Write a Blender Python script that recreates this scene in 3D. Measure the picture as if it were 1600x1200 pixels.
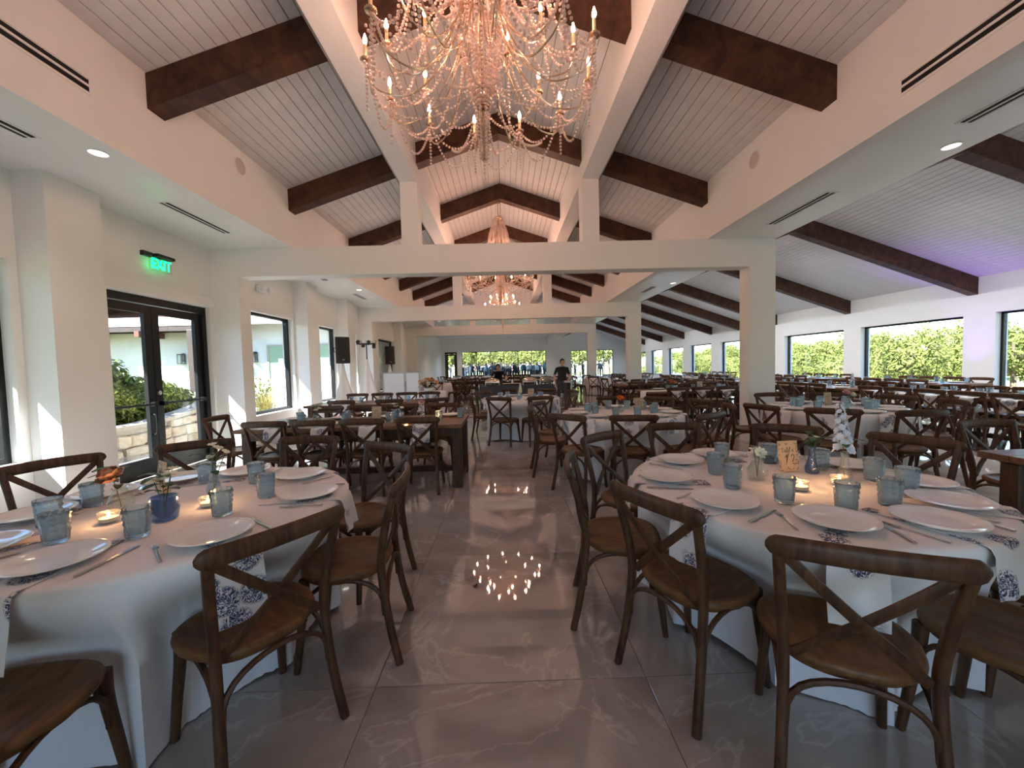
import bpy, math, random
import numpy as np
from mathutils import Vector, Matrix
PI = math.pi
for _o in list(bpy.data.objects): bpy.data.objects.remove(_o)
S = bpy.context.scene
COL = S.collection

# ------------------------------------------------------------------ camera
CAM_H = 1.40; F_PX = 620.0
yaw, pitch, roll = [math.radians(a) for a in (1.0365, 2.6134, 1.4494)]
fwd = Vector((math.sin(yaw), math.cos(yaw), 0)); rgt = Vector((math.cos(yaw), -math.sin(yaw), 0)); upv = Vector((0, 0, 1))
f2 = fwd*math.cos(pitch) - upv*math.sin(pitch); u2 = upv*math.cos(pitch) + fwd*math.sin(pitch)
r3 = rgt*math.cos(roll) - u2*math.sin(roll); u3 = u2*math.cos(roll) + rgt*math.sin(roll)
cd = bpy.data.cameras.new('camera'); cam = bpy.data.objects.new('camera', cd); COL.objects.link(cam)
cd.sensor_fit = 'HORIZONTAL'; cd.sensor_width = 36; cd.lens = 36*F_PX/1600; cd.clip_start = .02; cd.clip_end = 400
cam.matrix_world = Matrix(((r3.x, u3.x, -f2.x, 0), (r3.y, u3.y, -f2.y, 0), (r3.z, u3.z, -f2.z, CAM_H), (0, 0, 0, 1)))
S.camera = cam

# ------------------------------------------------------------------ sky and sun
SUN_DIR = Vector((.50, .42, -.60)).normalized()          # the way the light travels
w = bpy.data.worlds.new('sky'); S.world = w; w.use_nodes = True
nt = w.node_tree; nt.nodes.clear()
sky = nt.nodes.new('ShaderNodeTexSky'); sky.sky_type = 'NISHITA'; sky.sun_disc = False
sky.sun_elevation = math.asin(-SUN_DIR.z); sky.sun_rotation = math.atan2(-SUN_DIR.x, -SUN_DIR.y)
sky.air_density = 1.0; sky.dust_density = .3; sky.ozone_density = 1.5
bg = nt.nodes.new('ShaderNodeBackground'); bg.inputs['Strength'].default_value = .34
ow = nt.nodes.new('ShaderNodeOutputWorld'); tint = nt.nodes.new('ShaderNodeMixRGB'); tint.blend_type = 'MULTIPLY'; tint.inputs[0].default_value = 1; tint.inputs[2].default_value = (.84, .96, 1.08, 1)
nt.links.new(sky.outputs[0], tint.inputs[1]); nt.links.new(tint.outputs[0], bg.inputs[0]); nt.links.new(bg.outputs[0], ow.inputs[0])
sl = bpy.data.lights.new('sun', 'SUN'); sl.energy = 18.0; sl.angle = math.radians(.55); sl.color = (.98, .985, 1.0)
so = bpy.data.objects.new('sun', sl); COL.objects.link(so); so.rotation_euler = SUN_DIR.to_track_quat('-Z', 'Y').to_euler()
BULB = 106.0            # radiance of each candle bulb of the chandeliers
CANS = 10.0             # power of each recessed downlight
FILL_GLOBE = 230.0           # power of each unseen globe added as fill on the wing ridge
S.view_settings.view_transform = 'Standard'; S.view_settings.look = 'None'; S.view_settings.gamma = 1
S.view_settings.use_curve_mapping = False; S.view_settings.exposure = 1.27
cy = S.cycles
cy.use_denoising = True; cy.max_bounces = 9; cy.diffuse_bounces = 5; cy.glossy_bounces = 4; cy.transmission_bounces = 6
cy.transparent_max_bounces = 16; cy.caustics_reflective = False; cy.caustics_refractive = False; cy.sample_clamp_indirect = 5
try: cy.denoiser = 'OPENIMAGEDENOISE'
except Exception: pass

# ------------------------------------------------------------------ materials
MATS = {}
def nodes(name):
    m = bpy.data.materials.new(name); m.use_nodes = True; MATS[name] = m
    t = m.node_tree; b = t.nodes['Principled BSDF']; return m, t, b
def lk(t, a, b): t.links.new(a, b)
def ramp(t, fac, stops):
    r = t.nodes.new('ShaderNodeValToRGB'); e = r.color_ramp.elements
    while len(e) < len(stops): e.new(.5)
    for k, (p, c) in enumerate(stops): e[k].position = p; e[k].color = (*c, 1)
    lk(t, fac, r.inputs[0]); return r.outputs[0]
def coords(t, scale=(1, 1, 1), kind='Object', loc=None):
    tc = t.nodes.new('ShaderNodeTexCoord'); mp = t.nodes.new('ShaderNodeMapping'); mp.inputs['Scale'].default_value = scale
    lk(t, tc.outputs[kind], mp.inputs[0])
    if loc is not None: lk(t, loc, mp.inputs['Location'])
    return mp.outputs[0]
def noise(t, vec, scale, detail=4, rough=.55, dist=0):
    n = t.nodes.new('ShaderNodeTexNoise'); n.inputs['Scale'].default_value = scale; n.inputs['Detail'].default_value = detail
    n.inputs['Roughness'].default_value = rough; n.inputs['Distortion'].default_value = dist; lk(t, vec, n.inputs['Vector']); return n.outputs[0]
def bump(t, b, h, strength=.2, dist=.01):
    n = t.nodes.new('ShaderNodeBump'); n.inputs['Strength'].default_value = strength; n.inputs['Distance'].default_value = dist
    lk(t, h, n.inputs['Height']); lk(t, n.outputs[0], b.inputs['Normal'])
def M(name, c, rough=.5, metal=0., var=.0, nscale=6, bmp=0., spec=.5, sheen=0.):
    m, t, b = nodes(name); b.inputs['Roughness'].default_value = rough; b.inputs['Metallic'].default_value = metal
    b.inputs['Specular IOR Level'].default_value = spec; b.inputs['Base Color'].default_value = (*c, 1)
    if var or bmp:
        n = noise(t, coords(t), nscale)
        if var: lk(t, ramp(t, n, [(.3, [x*(1-var) for x in c]), (.7, [min(1, x*(1+var)) for x in c])]), b.inputs['Base Color'])
        if bmp: bump(t, b, n, bmp, .01)
    return m
def rnd_offset(t):
    oi = t.nodes.new('ShaderNodeObjectInfo'); mu = t.nodes.new('ShaderNodeVectorMath'); mu.operation = 'SCALE'
    cx = t.nodes.new('ShaderNodeCombineXYZ')
    for k in range(3): lk(t, oi.outputs['Random'], cx.inputs[k])
    mu.inputs['Scale'].default_value = 37.0; lk(t, cx.outputs[0], mu.inputs[0]); return mu.outputs[0]
def woodmat(name, dark, light, rough=.38, scale=(14, 14, 2.2), rnd=True):
    m, t, b = nodes(name); v = coords(t, scale, loc=rnd_offset(t) if rnd else None)
    n = noise(t, v, 2.2, 6, .62, .6); lk(t, ramp(t, n, [(.32, dark), (.68, light)]), b.inputs['Base Color'])
    b.inputs['Roughness'].default_value = rough; b.inputs['Specular IOR Level'].default_value = .32; bump(t, b, n, .12, .004); return m
M('wall_paint', (.82, .81, .795), .75, var=.015, nscale=2, bmp=.02)
M('trim_paint', (.83, .82, .805), .6, var=.01, nscale=3)
M('plank_paint', (.74, .73, .73), .55, var=.05, nscale=5, bmp=.03)
M('deck_dark', (.10, .095, .09), .9)
M('soffit_paint', (.81, .81, .80), .28, var=.01, nscale=2)
woodmat('rafter_wood', (.030, .012, .007), (.105, .042, .020), .5, (3, .9, 3))
woodmat('chair_wood', (.034, .013, .006), (.115, .050, .021), .46)
woodmat('seat_wood', (.085, .036, .012), (.190, .088, .030), .46, (16, 3, 16))
woodmat('table_wood', (.10, .045, .022), (.235, .120, .062), .33, (2, 14, 14))
woodmat('table_leg_wood', (.045, .02, .01), (.10, .05, .025), .45)
M('cloth_white', (.82, .79, .79), .85, var=.02, nscale=40, bmp=.03, spec=.2)
M('charcoal_cloth', (.05, .055, .065), .8, var=.1, nscale=20)
M('black_frame', (.010, .010, .011), .4, var=.1, spec=.25)
M('black_plastic', (.012, .012, .013), .45, var=.1)
M('grille', (.02, .02, .022), .6, .3, var=.3, nscale=300)
M('grey_metal', (.45, .45, .46), .3, .9)
M('steel', (.62, .62, .60), .18, 1.)
M('gold', (.64, .48, .33), .25, 1.)
M('candle_sleeve', (.85, .62, .35), .35, .6)
M('spandex', (.88, .89, .90), .7, var=.02)
M('plaque_white', (.82, .84, .86), .4)
M('porcelain', (.86, .83, .80), .12, spec=.6)
M('speaker_cloth', (.60, .52, .50), .8, var=.1, nscale=200)
M('slot_black', (.004, .004, .004), .8)
M('soil', (.06, .045, .03), .95, var=.3)
M('concrete', (.25, .27, .285), .85, var=.08, nscale=3, bmp=.1)
M('ground', (.26, .27, .10), .95, var=.35, nscale=1.2, bmp=.3)
M('mortar', (.30, .26, .21), .95, var=.1, bmp=.2, nscale=20)
M('stucco', (.74, .73, .715), .85, var=.02, nscale=6, bmp=.1)
M('roof_red', (.10, .032, .02), .7, var=.2, nscale=4)
M('timber_dark', (.03, .014, .009), .7, var=.25, nscale=5)
M('shade_green', (.22, .34, .24), .5)
M('bark', (.10, .075, .05), .95, var=.3, nscale=9, bmp=.4)
M('paper_tan', (.50, .38, .25), .7, var=.05, nscale=30)
M('ink', (.02, .02, .025), .7)
M('ink_floral', (.10, .08, .10), .8)
M('wax', (.92, .80, .62), .5)
M('leaf_vase', (.035, .085, .03), .45, var=.3, nscale=30)
M('petal_peach', (.80, .36, .20), .6, var=.15, nscale=40)
M('petal_orange', (.75, .22, .03), .6, var=.15, nscale=40)
M('petal_pink', (.75, .42, .42), .6, var=.1, nscale=40)
M('petal_white', (.80, .78, .62), .6, var=.08, nscale=40)
M('petal_blue', (.62, .68, .80), .6, var=.1, nscale=40)
M('petal_rust', (.62, .32, .16), .6, var=.2, nscale=30)
M('skin', (.55, .33, .23), .5, var=.03)
M('hair', (.012, .009, .008), .45)
M('cloth_black', (.010, .010, .012), .75)
M('cloth_grey', (.06, .065, .075), .8)
for _n, _c in (('guest_navy', (.02, .03, .06)), ('guest_black', (.012, .012, .014)), ('guest_white', (.6, .6, .62)), ('guest_pink', (.5, .22, .22)), ('guest_grey', (.12, .13, .14)), ('guest_tan', (.3, .2, .13)), ('guest_teal', (.10, .2, .2))): M(_n, _c, .8)
M('chrome_chafer', (.72, .68, .62), .16, 1.)
M('ash', (.35, .33, .30), .8)
def emit(name, c, s):
    m, t, b = nodes(name); b.inputs['Base Color'].default_value = (*c, 1); b.inputs['Emission Color'].default_value = (*c, 1); b.inputs['Emission Strength'].default_value = s; return m
emit('bulb_glow', (1, .54, .38), BULB)
emit('flame_glow', (1, .42, .10), 6)
emit('exit_glow', (.0, 1, .28), 2.0)
emit('can_glow', (1, .9, .78), 1.2)
def glassmat(name, tint, rough=.0, bumpy=0, ior=1.45, scale=60, body=0., lo=.0):
    """thin glass: tinted see-through mixed with a Fresnel reflection (and a little milky body)"""
    m, t, b = nodes(name); out = t.nodes['Material Output']; t.nodes.remove(b)
    tr = t.nodes.new('ShaderNodeBsdfTransparent'); tr.inputs[0].default_value = (*tint, 1)
    gl = t.nodes.new('ShaderNodeBsdfGlossy'); gl.inputs['Roughness'].default_value = rough; gl.inputs['Color'].default_value = (.95, .97, 1, 1)
    fr = t.nodes.new('ShaderNodeLayerWeight'); f0 = ((ior-1)/(ior+1))**2; pw5 = t.nodes.new('ShaderNodeMath'); pw5.operation = 'POWER'; pw5.inputs[1].default_value = 5
    lk(t, fr.outputs['Facing'], pw5.inputs[0]); sch = t.nodes.new('ShaderNodeMath'); sch.operation = 'MULTIPLY_ADD'; lk(t, pw5.outputs[0], sch.inputs[0]); sch.inputs[1].default_value = 1-f0; sch.inputs[2].default_value = f0
    mx = t.nodes.new('ShaderNodeMixShader'); lk(t, sch.outputs[0], mx.inputs[0]); lk(t, tr.outputs[0], mx.inputs[1]); lk(t, gl.outputs[0], mx.inputs[2])
    last = mx
    if body:
        df = t.nodes.new('ShaderNodeBsdfDiffuse'); df.inputs[0].default_value = (tint[0]*.9, tint[1]*.9, tint[2]*.95, 1)
        m2 = t.nodes.new('ShaderNodeMixShader'); m2.inputs[0].default_value = body; lk(t, mx.outputs[0], m2.inputs[1]); lk(t, df.outputs[0], m2.inputs[2]); last = m2
    if bumpy:
        v = coords(t); vo = t.nodes.new('ShaderNodeTexVoronoi'); vo.inputs['Scale'].default_value = scale; lk(t, v, vo.inputs['Vector'])
        wv = noise(t, v, scale*.7, 2, .5, 2.5); ad = t.nodes.new('ShaderNodeMath'); ad.operation = 'ADD'; lk(t, vo.outputs['Distance'], ad.inputs[0]); lk(t, wv, ad.inputs[1])
        n = t.nodes.new('ShaderNodeBump'); n.inputs['Strength'].default_value = bumpy; n.inputs['Distance'].default_value = .01; lk(t, ad.outputs[0], n.inputs['Height'])
        for q in (gl.inputs['Normal'], fr.inputs['Normal']): lk(t, n.outputs[0], q)
    lk(t, last.outputs[0], out.inputs[0]); return m
glassmat('pane_glass', (.93, .96, .95), 0, 0, 1.35)
glassmat('tumbler_glass', (.76, .86, .92), .07, .7, 1.95, 60, .06)
m, t, b = nodes('pressed_glass'); b.inputs['Base Color'].default_value = (.66, .83, .93, 1); b.inputs['Transmission Weight'].default_value = .86; b.inputs['Roughness'].default_value = .06; b.inputs['IOR'].default_value = 1.42
bump(t, b, noise(t, coords(t), 90, 2, .5, 2.0), .35, .004)
glassmat('clear_glass', (.88, .90, .88), .04, .5, 1.5, 70, .04)
glassmat('blue_glass', (.40, .54, .72), .05, .3, 1.6, 50, .10)
glassmat('acrylic', (.90, .93, .92), .02, 0, 1.3)
glassmat('bead_glass', (.98, .84, .73), .10, .3, 2.0, 160, .50)
def leafmat(name, a, b_, rough=.6):
    m, t, b = nodes(name); oi = t.nodes.new('ShaderNodeObjectInfo'); n = noise(t, coords(t, kind='Object'), 1.1, 3, .6)
    ad = t.nodes.new('ShaderNodeMath'); ad.operation = 'MULTIPLY_ADD'; lk(t, oi.outputs['Random'], ad.inputs[0]); ad.inputs[1].default_value = .35; lk(t, n, ad.inputs[2])
    lk(t, ramp(t, ad.outputs[0], [(.38, a), (.95, b_)]), b.inputs['Base Color']); b.inputs['Roughness'].default_value = rough
    b.inputs['Specular IOR Level'].default_value = .12
    out = t.nodes['Material Output']; tl = t.nodes.new('ShaderNodeBsdfTranslucent'); tl.inputs[0].default_value = (*b_, 1)
    mx = t.nodes.new('ShaderNodeMixShader'); mx.inputs[0].default_value = .12; lk(t, b.outputs[0], mx.inputs[1]); lk(t, tl.outputs[0], mx.inputs[2]); lk(t, mx.outputs[0], out.inputs[0]); return m
leafmat('leaf_oak', (.062, .083, .017), (.225, .23, .066))
leafmat('leaf_shrub', (.07, .105, .015), (.24, .24, .055))
leafmat('leaf_grass', (.15, .13, .03), (.33, .27, .09))
leafmat('leaf_agave', (.03, .06, .03), (.06, .11, .06))
# polished marble tile
m, t, b = nodes('marble'); v = coords(t, loc=rnd_offset(t)); n1 = noise(t, v, .9, 6, .55, 1.2); n2 = noise(t, v, .9, 5, .55, 1.8)
c1 = ramp(t, n1, [(.30, (.24, .20, .172)), (.52, (.42, .372, .335)), (.72, (.32, .28, .245))])
vein = ramp(t, n2, [(.485, (0, 0, 0)), (.50, (1, 1, 1)), (.515, (0, 0, 0))]); mx = t.nodes.new('ShaderNodeMixRGB'); mx.blend_type = 'MIX'
ml = t.nodes.new('ShaderNodeMath'); ml.operation = 'MULTIPLY'; ml.inputs[1].default_value = .5; lk(t, vein, ml.inputs[0])
lk(t, ml.outputs[0], mx.inputs[0]); lk(t, c1, mx.inputs[1]); mx.inputs[2].default_value = (.60, .55, .50, 1); lk(t, mx.outputs[0], b.inputs['Base Color'])
b.inputs['Roughness'].default_value = .03; b.inputs['IOR'].default_value = 1.8
M('grout', (.13, .11, .10), .8)
# limestone
m, t, b = nodes('limestone'); v = coords(t, loc=rnd_offset(t)); n1 = noise(t, v, 3, 5, .6); oi = t.nodes.new('ShaderNodeObjectInfo')
ad = t.nodes.new('ShaderNodeMath'); ad.operation = 'MULTIPLY_ADD'; lk(t, oi.outputs['Random'], ad.inputs[0]); ad.inputs[1].default_value = .5; lk(t, n1, ad.inputs[2])
lk(t, ramp(t, ad.outputs[0], [(.3, (.24, .17, .105)), (.65, (.36, .285, .20)), (.95, (.45, .39, .30))]), b.inputs['Base Color']); b.inputs['Roughness'].default_value = .9; bump(t, b, n1, .5, .03)
# white napkin printed with navy flowers
m, t, b = nodes('toile'); v = coords(t, loc=rnd_offset(t))
vo = t.nodes.new('ShaderNodeTexVoronoi'); vo.inputs['Scale'].default_value = 8.5; lk(t, v, vo.inputs['Vector'])
n1 = noise(t, v, 48, 3, .6, 2.2)
p1 = ramp(t, n1, [(.44, (0, 0, 0)), (.49, (1, 1, 1)), (.58, (1, 1, 1)), (.62, (0, 0, 0))]); p2 = ramp(t, vo.outputs['Distance'], [(.40, (1, 1, 1)), (.50, (0, 0, 0))])
mu = t.nodes.new('ShaderNodeMath'); mu.operation = 'MULTIPLY'; lk(t, p1, mu.inputs[0]); lk(t, p2, mu.inputs[1])
mx = t.nodes.new('ShaderNodeMixRGB'); lk(t, mu.outputs[0], mx.inputs[0]); mx.inputs[1].default_value = (.80, .76, .74, 1); mx.inputs[2].default_value = (.015, .03, .12, 1)
lk(t, mx.outputs[0], b.inputs['Base Color']); b.inputs['Roughness'].default_value = .85

# ------------------------------------------------------------------ geometry helpers
class MB:
    def __init__(s): s.v = []; s.f = []
    def add(s, v, f):
        o = len(s.v); s.v += [tuple(p) for p in v]; s.f += [tuple(i+o for i in q) for q in f]; return s
    def box(s, x0, x1, y0, y1, z0, z1):
        return s.add([(x0, y0, z0), (x1, y0, z0), (x1, y1, z0), (x0, y1, z0), (x0, y0, z1), (x1, y0, z1), (x1, y1, z1), (x0, y1, z1)],
                     [(0, 3, 2, 1), (4, 5, 6, 7), (0, 1, 5, 4), (1, 2, 6, 5), (2, 3, 7, 6), (3, 0, 4, 7)])
    def cbox(s, x0, x1, y0, y1, z0, z1, c=.01):
        """box with chamfered vertical and top edges"""
        def ring(i, z): return [(x0+i, y0+c, z), (x0+c, y0+i, z), (x1-c, y0+i, z), (x1-i, y0+c, z), (x1-i, y1-c, z), (x1-c, y1-i, z), (x0+c, y1-i, z), (x0+i, y1-c, z)]
        return s.loft([ring(c*.6, z0), ring(0, z0+c), ring(0, z1-c), ring(c*.6, z1)])
    def loft(s, rings, cap=True, closed=False):
        n = len(rings[0]); v = [p for r in rings for p in r]; f = []
        R = len(rings)
        for k in range(R if closed else R-1):
            k2 = (k+1) % R
            for i in range(n): f.append((k*n+i, k*n+(i+1) % n, k2*n+(i+1) % n, k2*n+i))
        if cap and not closed: f += [tuple(range(n))[::-1], tuple((R-1)*n+i for i in range(n))]
        return s.add(v, f)
    def lathe(s, prof, n=16, c=(0, 0, 0), cap=True):
        return s.loft([[(c[0]+r*math.cos(2*PI*i/n), c[1]+r*math.sin(2*PI*i/n), c[2]+z) for i in range(n)] for r, z in prof], cap)
    def tube(s, path, rx, ry=None, n=8, ref=(0, 0, 1), sq=1., cap=True, closed=False):
        path = [Vector(p) for p in path]; K = len(path); rings = []
        ref = Vector(ref)
        for k, p in enumerate(path):
            a = path[(k-1) % K] if (closed or k > 0) else p; b = path[(k+1) % K] if (closed or k < K-1) else p
            t = (b-a).normalized(); sd = t.cross(ref)
            if sd.length < 1e-4: sd = t.cross(Vector((0, 1, 0)))
            sd.normalize(); up = sd.cross(t)
            u = k/(K-1) if K > 1 else 0
            a1 = rx(u) if callable(rx) else rx; b1 = (ry(u) if callable(ry) else ry) if ry is not None else a1
            ring = []
            for i in range(n):
                an = 2*PI*(i+.5)/n; c_, s_ = math.cos(an), math.sin(an)
                ring.append(p + sd*(a1*math.copysign(abs(c_)**sq, c_)) + up*(b1*math.copysign(abs(s_)**sq, s_)))
            rings.append(ring)
        return s.loft(rings, cap, closed)
    def xf(s, M_): s.v = [tuple(M_ @ Vector(p)) for p in s.v]; return s
    def mesh(s, name, smooth=None):
        me = bpy.data.meshes.new(name); me.from_pydata(s.v, [], s.f); me.validate(); me.update()
        if smooth:
            me.shade_smooth()
            try: me.set_sharp_from_angle(angle=math.radians(smooth))
            except Exception: pass
        return me
def link(name, data, mat=None, parent=None, loc=None, rot=None):
    o = bpy.data.objects.new(name, data); COL.objects.link(o)
    if mat is not None and data is not None:
        mm = MATS[mat] if isinstance(mat, str) else mat
        if not data.materials: data.materials.append(mm)
    if parent is not None: o.parent = parent
    if loc is not None: o.location = loc
    if rot is not None: o.rotation_euler = rot
    return o
def tag(o, label=None, cat=None, group=None, kind=None):
    if label: o['label'] = label
    if cat: o['category'] = cat
    if group: o['group'] = group
    if kind: o['kind'] = kind
    return o
def thing(name, label, cat, loc=(0, 0, 0), rz=0, group=None):
    return tag(link(name, None, loc=loc, rot=(0, 0, rz)), label, cat, group)
def struct(name, label=None, data=None, mat=None):
    o = link(name, data, mat); o['kind'] = 'structure'
    if label: o['label'] = label
    return o
def copy_tree(o, parent=None):
    c = o.copy(); COL.objects.link(c); c.parent = parent
    for ch in list(o.children): copy_tree(ch, c)
    return c
def spline(pts, n=8):
    """Catmull-Rom through pts"""
    P = [Vector(p) for p in pts]; P = [P[0]*2-P[1]] + P + [P[-1]*2-P[-2]]; out = []
    for k in range(1, len(P)-2):
        for i in range(n):
            u = i/n; a, b_, c, d = P[k-1], P[k], P[k+1], P[k+2]
            out.append(.5*((2*b_) + (c-a)*u + (2*a-5*b_+4*c-d)*u*u + (3*b_-a-3*c+d)*u**3))
    out.append(P[-2]); return out
CLOCK = ['twelve', 'one', 'two', 'three', 'four', 'five', 'six', 'seven', 'eight', 'nine', 'ten', 'eleven']
def clock(deg):
    h = ((90-deg)/30) % 12; k = int(round(h*2)) % 24
    return (CLOCK[k//2] + ' o\'clock') if k % 2 == 0 else ('half past ' + CLOCK[k//2])
ORD = ['first', 'second', 'third', 'fourth', 'fifth', 'sixth', 'seventh', 'eighth', 'ninth', 'tenth', 'eleventh', 'twelfth']
emit('fill_globe_glow', (.95, .97, 1), 3.0)
# ================================================================== the building
XL, XR, Y0, YE, YP3 = -4.75, 13.0, -3.0, 41.0, 19.6
COVE, ZS, ZC, SL = 3.42, 3.42, 4.34, .34
def wall(name, label, axis, p0, p1, a0, a1, z0, z1, holes=(), mat='wall_paint'):
    """a wall of thickness p0..p1 along `axis`' normal, spanning a0..a1 and z0..z1, with rectangular holes (a0,a1,z0,z1)"""
    A = sorted({a0, a1, *[h[0] for h in holes], *[h[1] for h in holes]}); Z = sorted({z0, z1, *[h[2] for h in holes], *[h[3] for h in holes]})
    mb = MB()
    for i in range(len(A)-1):
        for k in range(len(Z)-1):
            ca, cz = (A[i]+A[i+1])/2, (Z[k]+Z[k+1])/2
            if any(h[0] < ca < h[1] and h[2] < cz < h[3] for h in holes): continue
            if axis == 'x': mb.box(p0, p1, A[i], A[i+1], Z[k], Z[k+1])
            else: mb.box(A[i], A[i+1], p0, p1, Z[k], Z[k+1])
    return struct(name, label, mb.mesh(name), mat)
LW = [(.9, 3.95, .57, 2.55), (7.2, 9.1, .57, 2.57), (9.75, 11.45, .57, 2.57), (12.05, 12.95, .57, 2.57), (15.2, 17.3, .57, 2.57)]
DOOR = (4.64, 6.57, 0, 2.46)
wl = wall('wall_left', 'white wall with tall windows and glass double door', 'x', XL-.25, XL, Y0, YP3+.28, 0, ZS+.1, LW+[DOOR])
for a0, a1 in ((4.03, 4.58), (9.15, 9.70), (11.5, 12.0), (17.35, 17.9)):
    link('pier', MB().box(XL-.02, XL+.31, a0, a1, 0, ZS).mesh('pier'), 'wall_paint', wl)
link('door_casing', MB().box(XL-.02, XL+.03, 4.60, 6.62, 2.47, 2.62).mesh('door_casing'), 'trim_paint', wl)
RW = [(-1, 2.4, .35, 2.5), (3.1, 6.4, .35, 2.5), (7.05, 10.3, .35, 2.5), (11.04, 14.27, .35, 2.48), (15.0, 18.2, .35, 2.46), (20.6, 23.7, .35, 2.5), (24.74, 27.6, .35, 2.5), (28.68, 31.4, .35, 2.47), (32.5, 35.1, .35, 2.45), (36.3, 39.2, .35, 2.4)]
wall('wall_right', 'white far right wall with a row of wide windows', 'x', XR, XR+.35, Y0, YE, 0, 3.62, RW)
BW = [(-6.1, -4.85, 0, 2.95), (-4.35, 4.33, .45, 2.95), (6.9, 11.3, 0, 2.85)]
wall('wall_back', 'far end wall with bands of windows and doors', 'y', YE, YE+.3, -6.7, XR+.35, 0, 5.6, BW)
FILL_WIN = [(-1.5, 1.5, .35, 2.3)]  # window added out of view to let in fill light from behind
wall('wall_near', 'white wall behind the camera with an added fill window', 'y', Y0-.2, Y0, XL-.25, XR+.35, 0, 5.6, FILL_WIN)
wall('wall_alcove', 'white wall of the wider space beyond the last opening', 'x', -6.7, -6.4, YP3, YE, 0, 4.5)
wall('wall_return', 'short white return wall beside last opening', 'y', YP3, YP3+.28, -6.7, XL, 0, 4.5)
# baseboards
struct('baseboard_left', 'white baseboard along the left wall', MB().box(XL, XL+.015, Y0, DOOR[0]-.04, 0, .11).box(XL, XL+.015, DOOR[1]+.05, YP3, 0, .11).mesh('baseboard_left'), 'trim_paint')
struct('baseboard_right', 'white baseboard along the right wall', MB().box(XR-.015, XR, Y0, YE, 0, .11).mesh('baseboard_right'), 'trim_paint')

NW = [0]
def window(axis, p, a0, a1, z0, z1, mull=0, label='black framed fixed window', depth=.09, fr=.055, sill=None, inward=1, split=None):
    NW[0] += 1; w_ = struct('window_%d' % NW[0], label)
    def bx(mb, pa, pb, aa, ab, za, zb): return mb.box(pa, pb, aa, ab, za, zb) if axis == 'x' else mb.box(aa, ab, pa, pb, za, zb)
    mb = MB()
    for q in ((a0, a0+fr, z0, z1), (a1-fr, a1, z0, z1), (a0+fr, a1-fr, z0, z0+fr), (a0+fr, a1-fr, z1-fr, z1)): bx(mb, p-depth/2, p+depth/2, *q)
    link('frame', mb.mesh('frame'), 'black_frame', w_)
    xs = split or [a0+fr+(a1-a0-2*fr)*k/(mull+1) for k in range(mull+2)]
    for k in range(len(xs)-1):
        link('pane', bx(MB(), p-.006, p+.006, xs[k]+.002, xs[k+1]-.002, z0+fr, z1-fr).mesh('pane'), 'pane_glass', w_)
        if k: link('mullion', bx(MB(), p-depth/2, p+depth/2, xs[k]-.03, xs[k]+.03, z0+fr, z1-fr).mesh('mullion'), 'black_frame', w_)
    if sill: link('sill', bx(MB(), sill[0], sill[1], a0-.03, a1+.03, z0-.03, z0+.002).mesh('sill'), 'trim_paint', w_)
    return w_
def portal_light(axis, p, a0, a1, z0, z1, sgn):
    L = bpy.data.lights.new('window_portal', 'AREA'); L.shape = 'RECTANGLE'; L.size = a1-a0; L.size_y = z1-z0; L.cycles.is_portal = True
    o = bpy.data.objects.new('window_portal', L); COL.objects.link(o)
    d = Vector((sgn, 0, 0)) if axis == 'x' else Vector((0, sgn, 0)); c = (a0+a1)/2
    o.location = (p, c, (z0+z1)/2) if axis == 'x' else (c, p, (z0+z1)/2)
    o.rotation_euler = d.to_track_quat('-Z', 'Z').to_euler()
for k, (a, b_, z0, z1) in enumerate(LW):
    window('x', XL-.15, a, b_, z0, z1, label='black framed window in the left wall, %s from the camera' % ORD[k], sill=(XL-.1, XL+.04)); portal_light('x', XL-.26, a, b_, z0, z1, 1)
for k, (a, b_, z0, z1) in enumerate(RW):
    window('x', XR+.2, a, b_, z0, z1, label='wide black framed window in the right wall, %s from the camera' % ORD[k], sill=(XR-.03, XR+.15)); portal_light('x', XR+.36, a, b_, z0, z1, -1)
window('y', YE+.15, -4.35, 4.33, .45, 2.95, 5, 'band of six window panes in the far end wall', sill=(YE-.03, YE+.1)); portal_light('y', YE+.31, -4.35, 4.33, .45, 2.95, -1)
window('y', YE+.15, 6.9, 11.3, 0.02, 2.85, 0, 'glazed door bay in far end wall right of the window band', split=[6.95, 7.85, 9.0, 10.35, 11.25]); portal_light('y', YE+.31, 6.9, 11.3, 0, 2.85, -1)
for k, (a, b_, z0, z1) in enumerate(FILL_WIN):
    window('y', Y0-.1, a, b_, z0, z1, label='added black framed fill window in the wall behind the camera, %s from the left' % ORD[k]); portal_light('y', Y0-.21, a, b_, z0, z1, 1)
d2 = struct('door_2', 'black framed glass door in far end wall beside the window band')
link('frame', MB().box(-6.1, -5.98, YE+.1, YE+.2, .02, 2.95).box(-4.97, -4.85, YE+.1, YE+.2, .02, 2.95).box(-5.98, -4.97, YE+.1, YE+.2, 2.78, 2.95).mesh('frame'), 'black_frame', d2)
lf = link('door_leaf', MB().box(-5.97, -5.8, YE+.12, YE+.18, .02, 2.76).box(-5.15, -4.98, YE+.12, YE+.18, .02, 2.76).box(-5.8, -5.15, YE+.12, YE+.18, .02, .35).box(-5.8, -5.15, YE+.12, YE+.18, 2.6, 2.76).mesh('door_leaf'), 'black_frame', d2)
link('pane', MB().box(-5.8, -5.15, YE+.145, YE+.155, .35, 2.6).mesh('pane'), 'pane_glass', lf)
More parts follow.
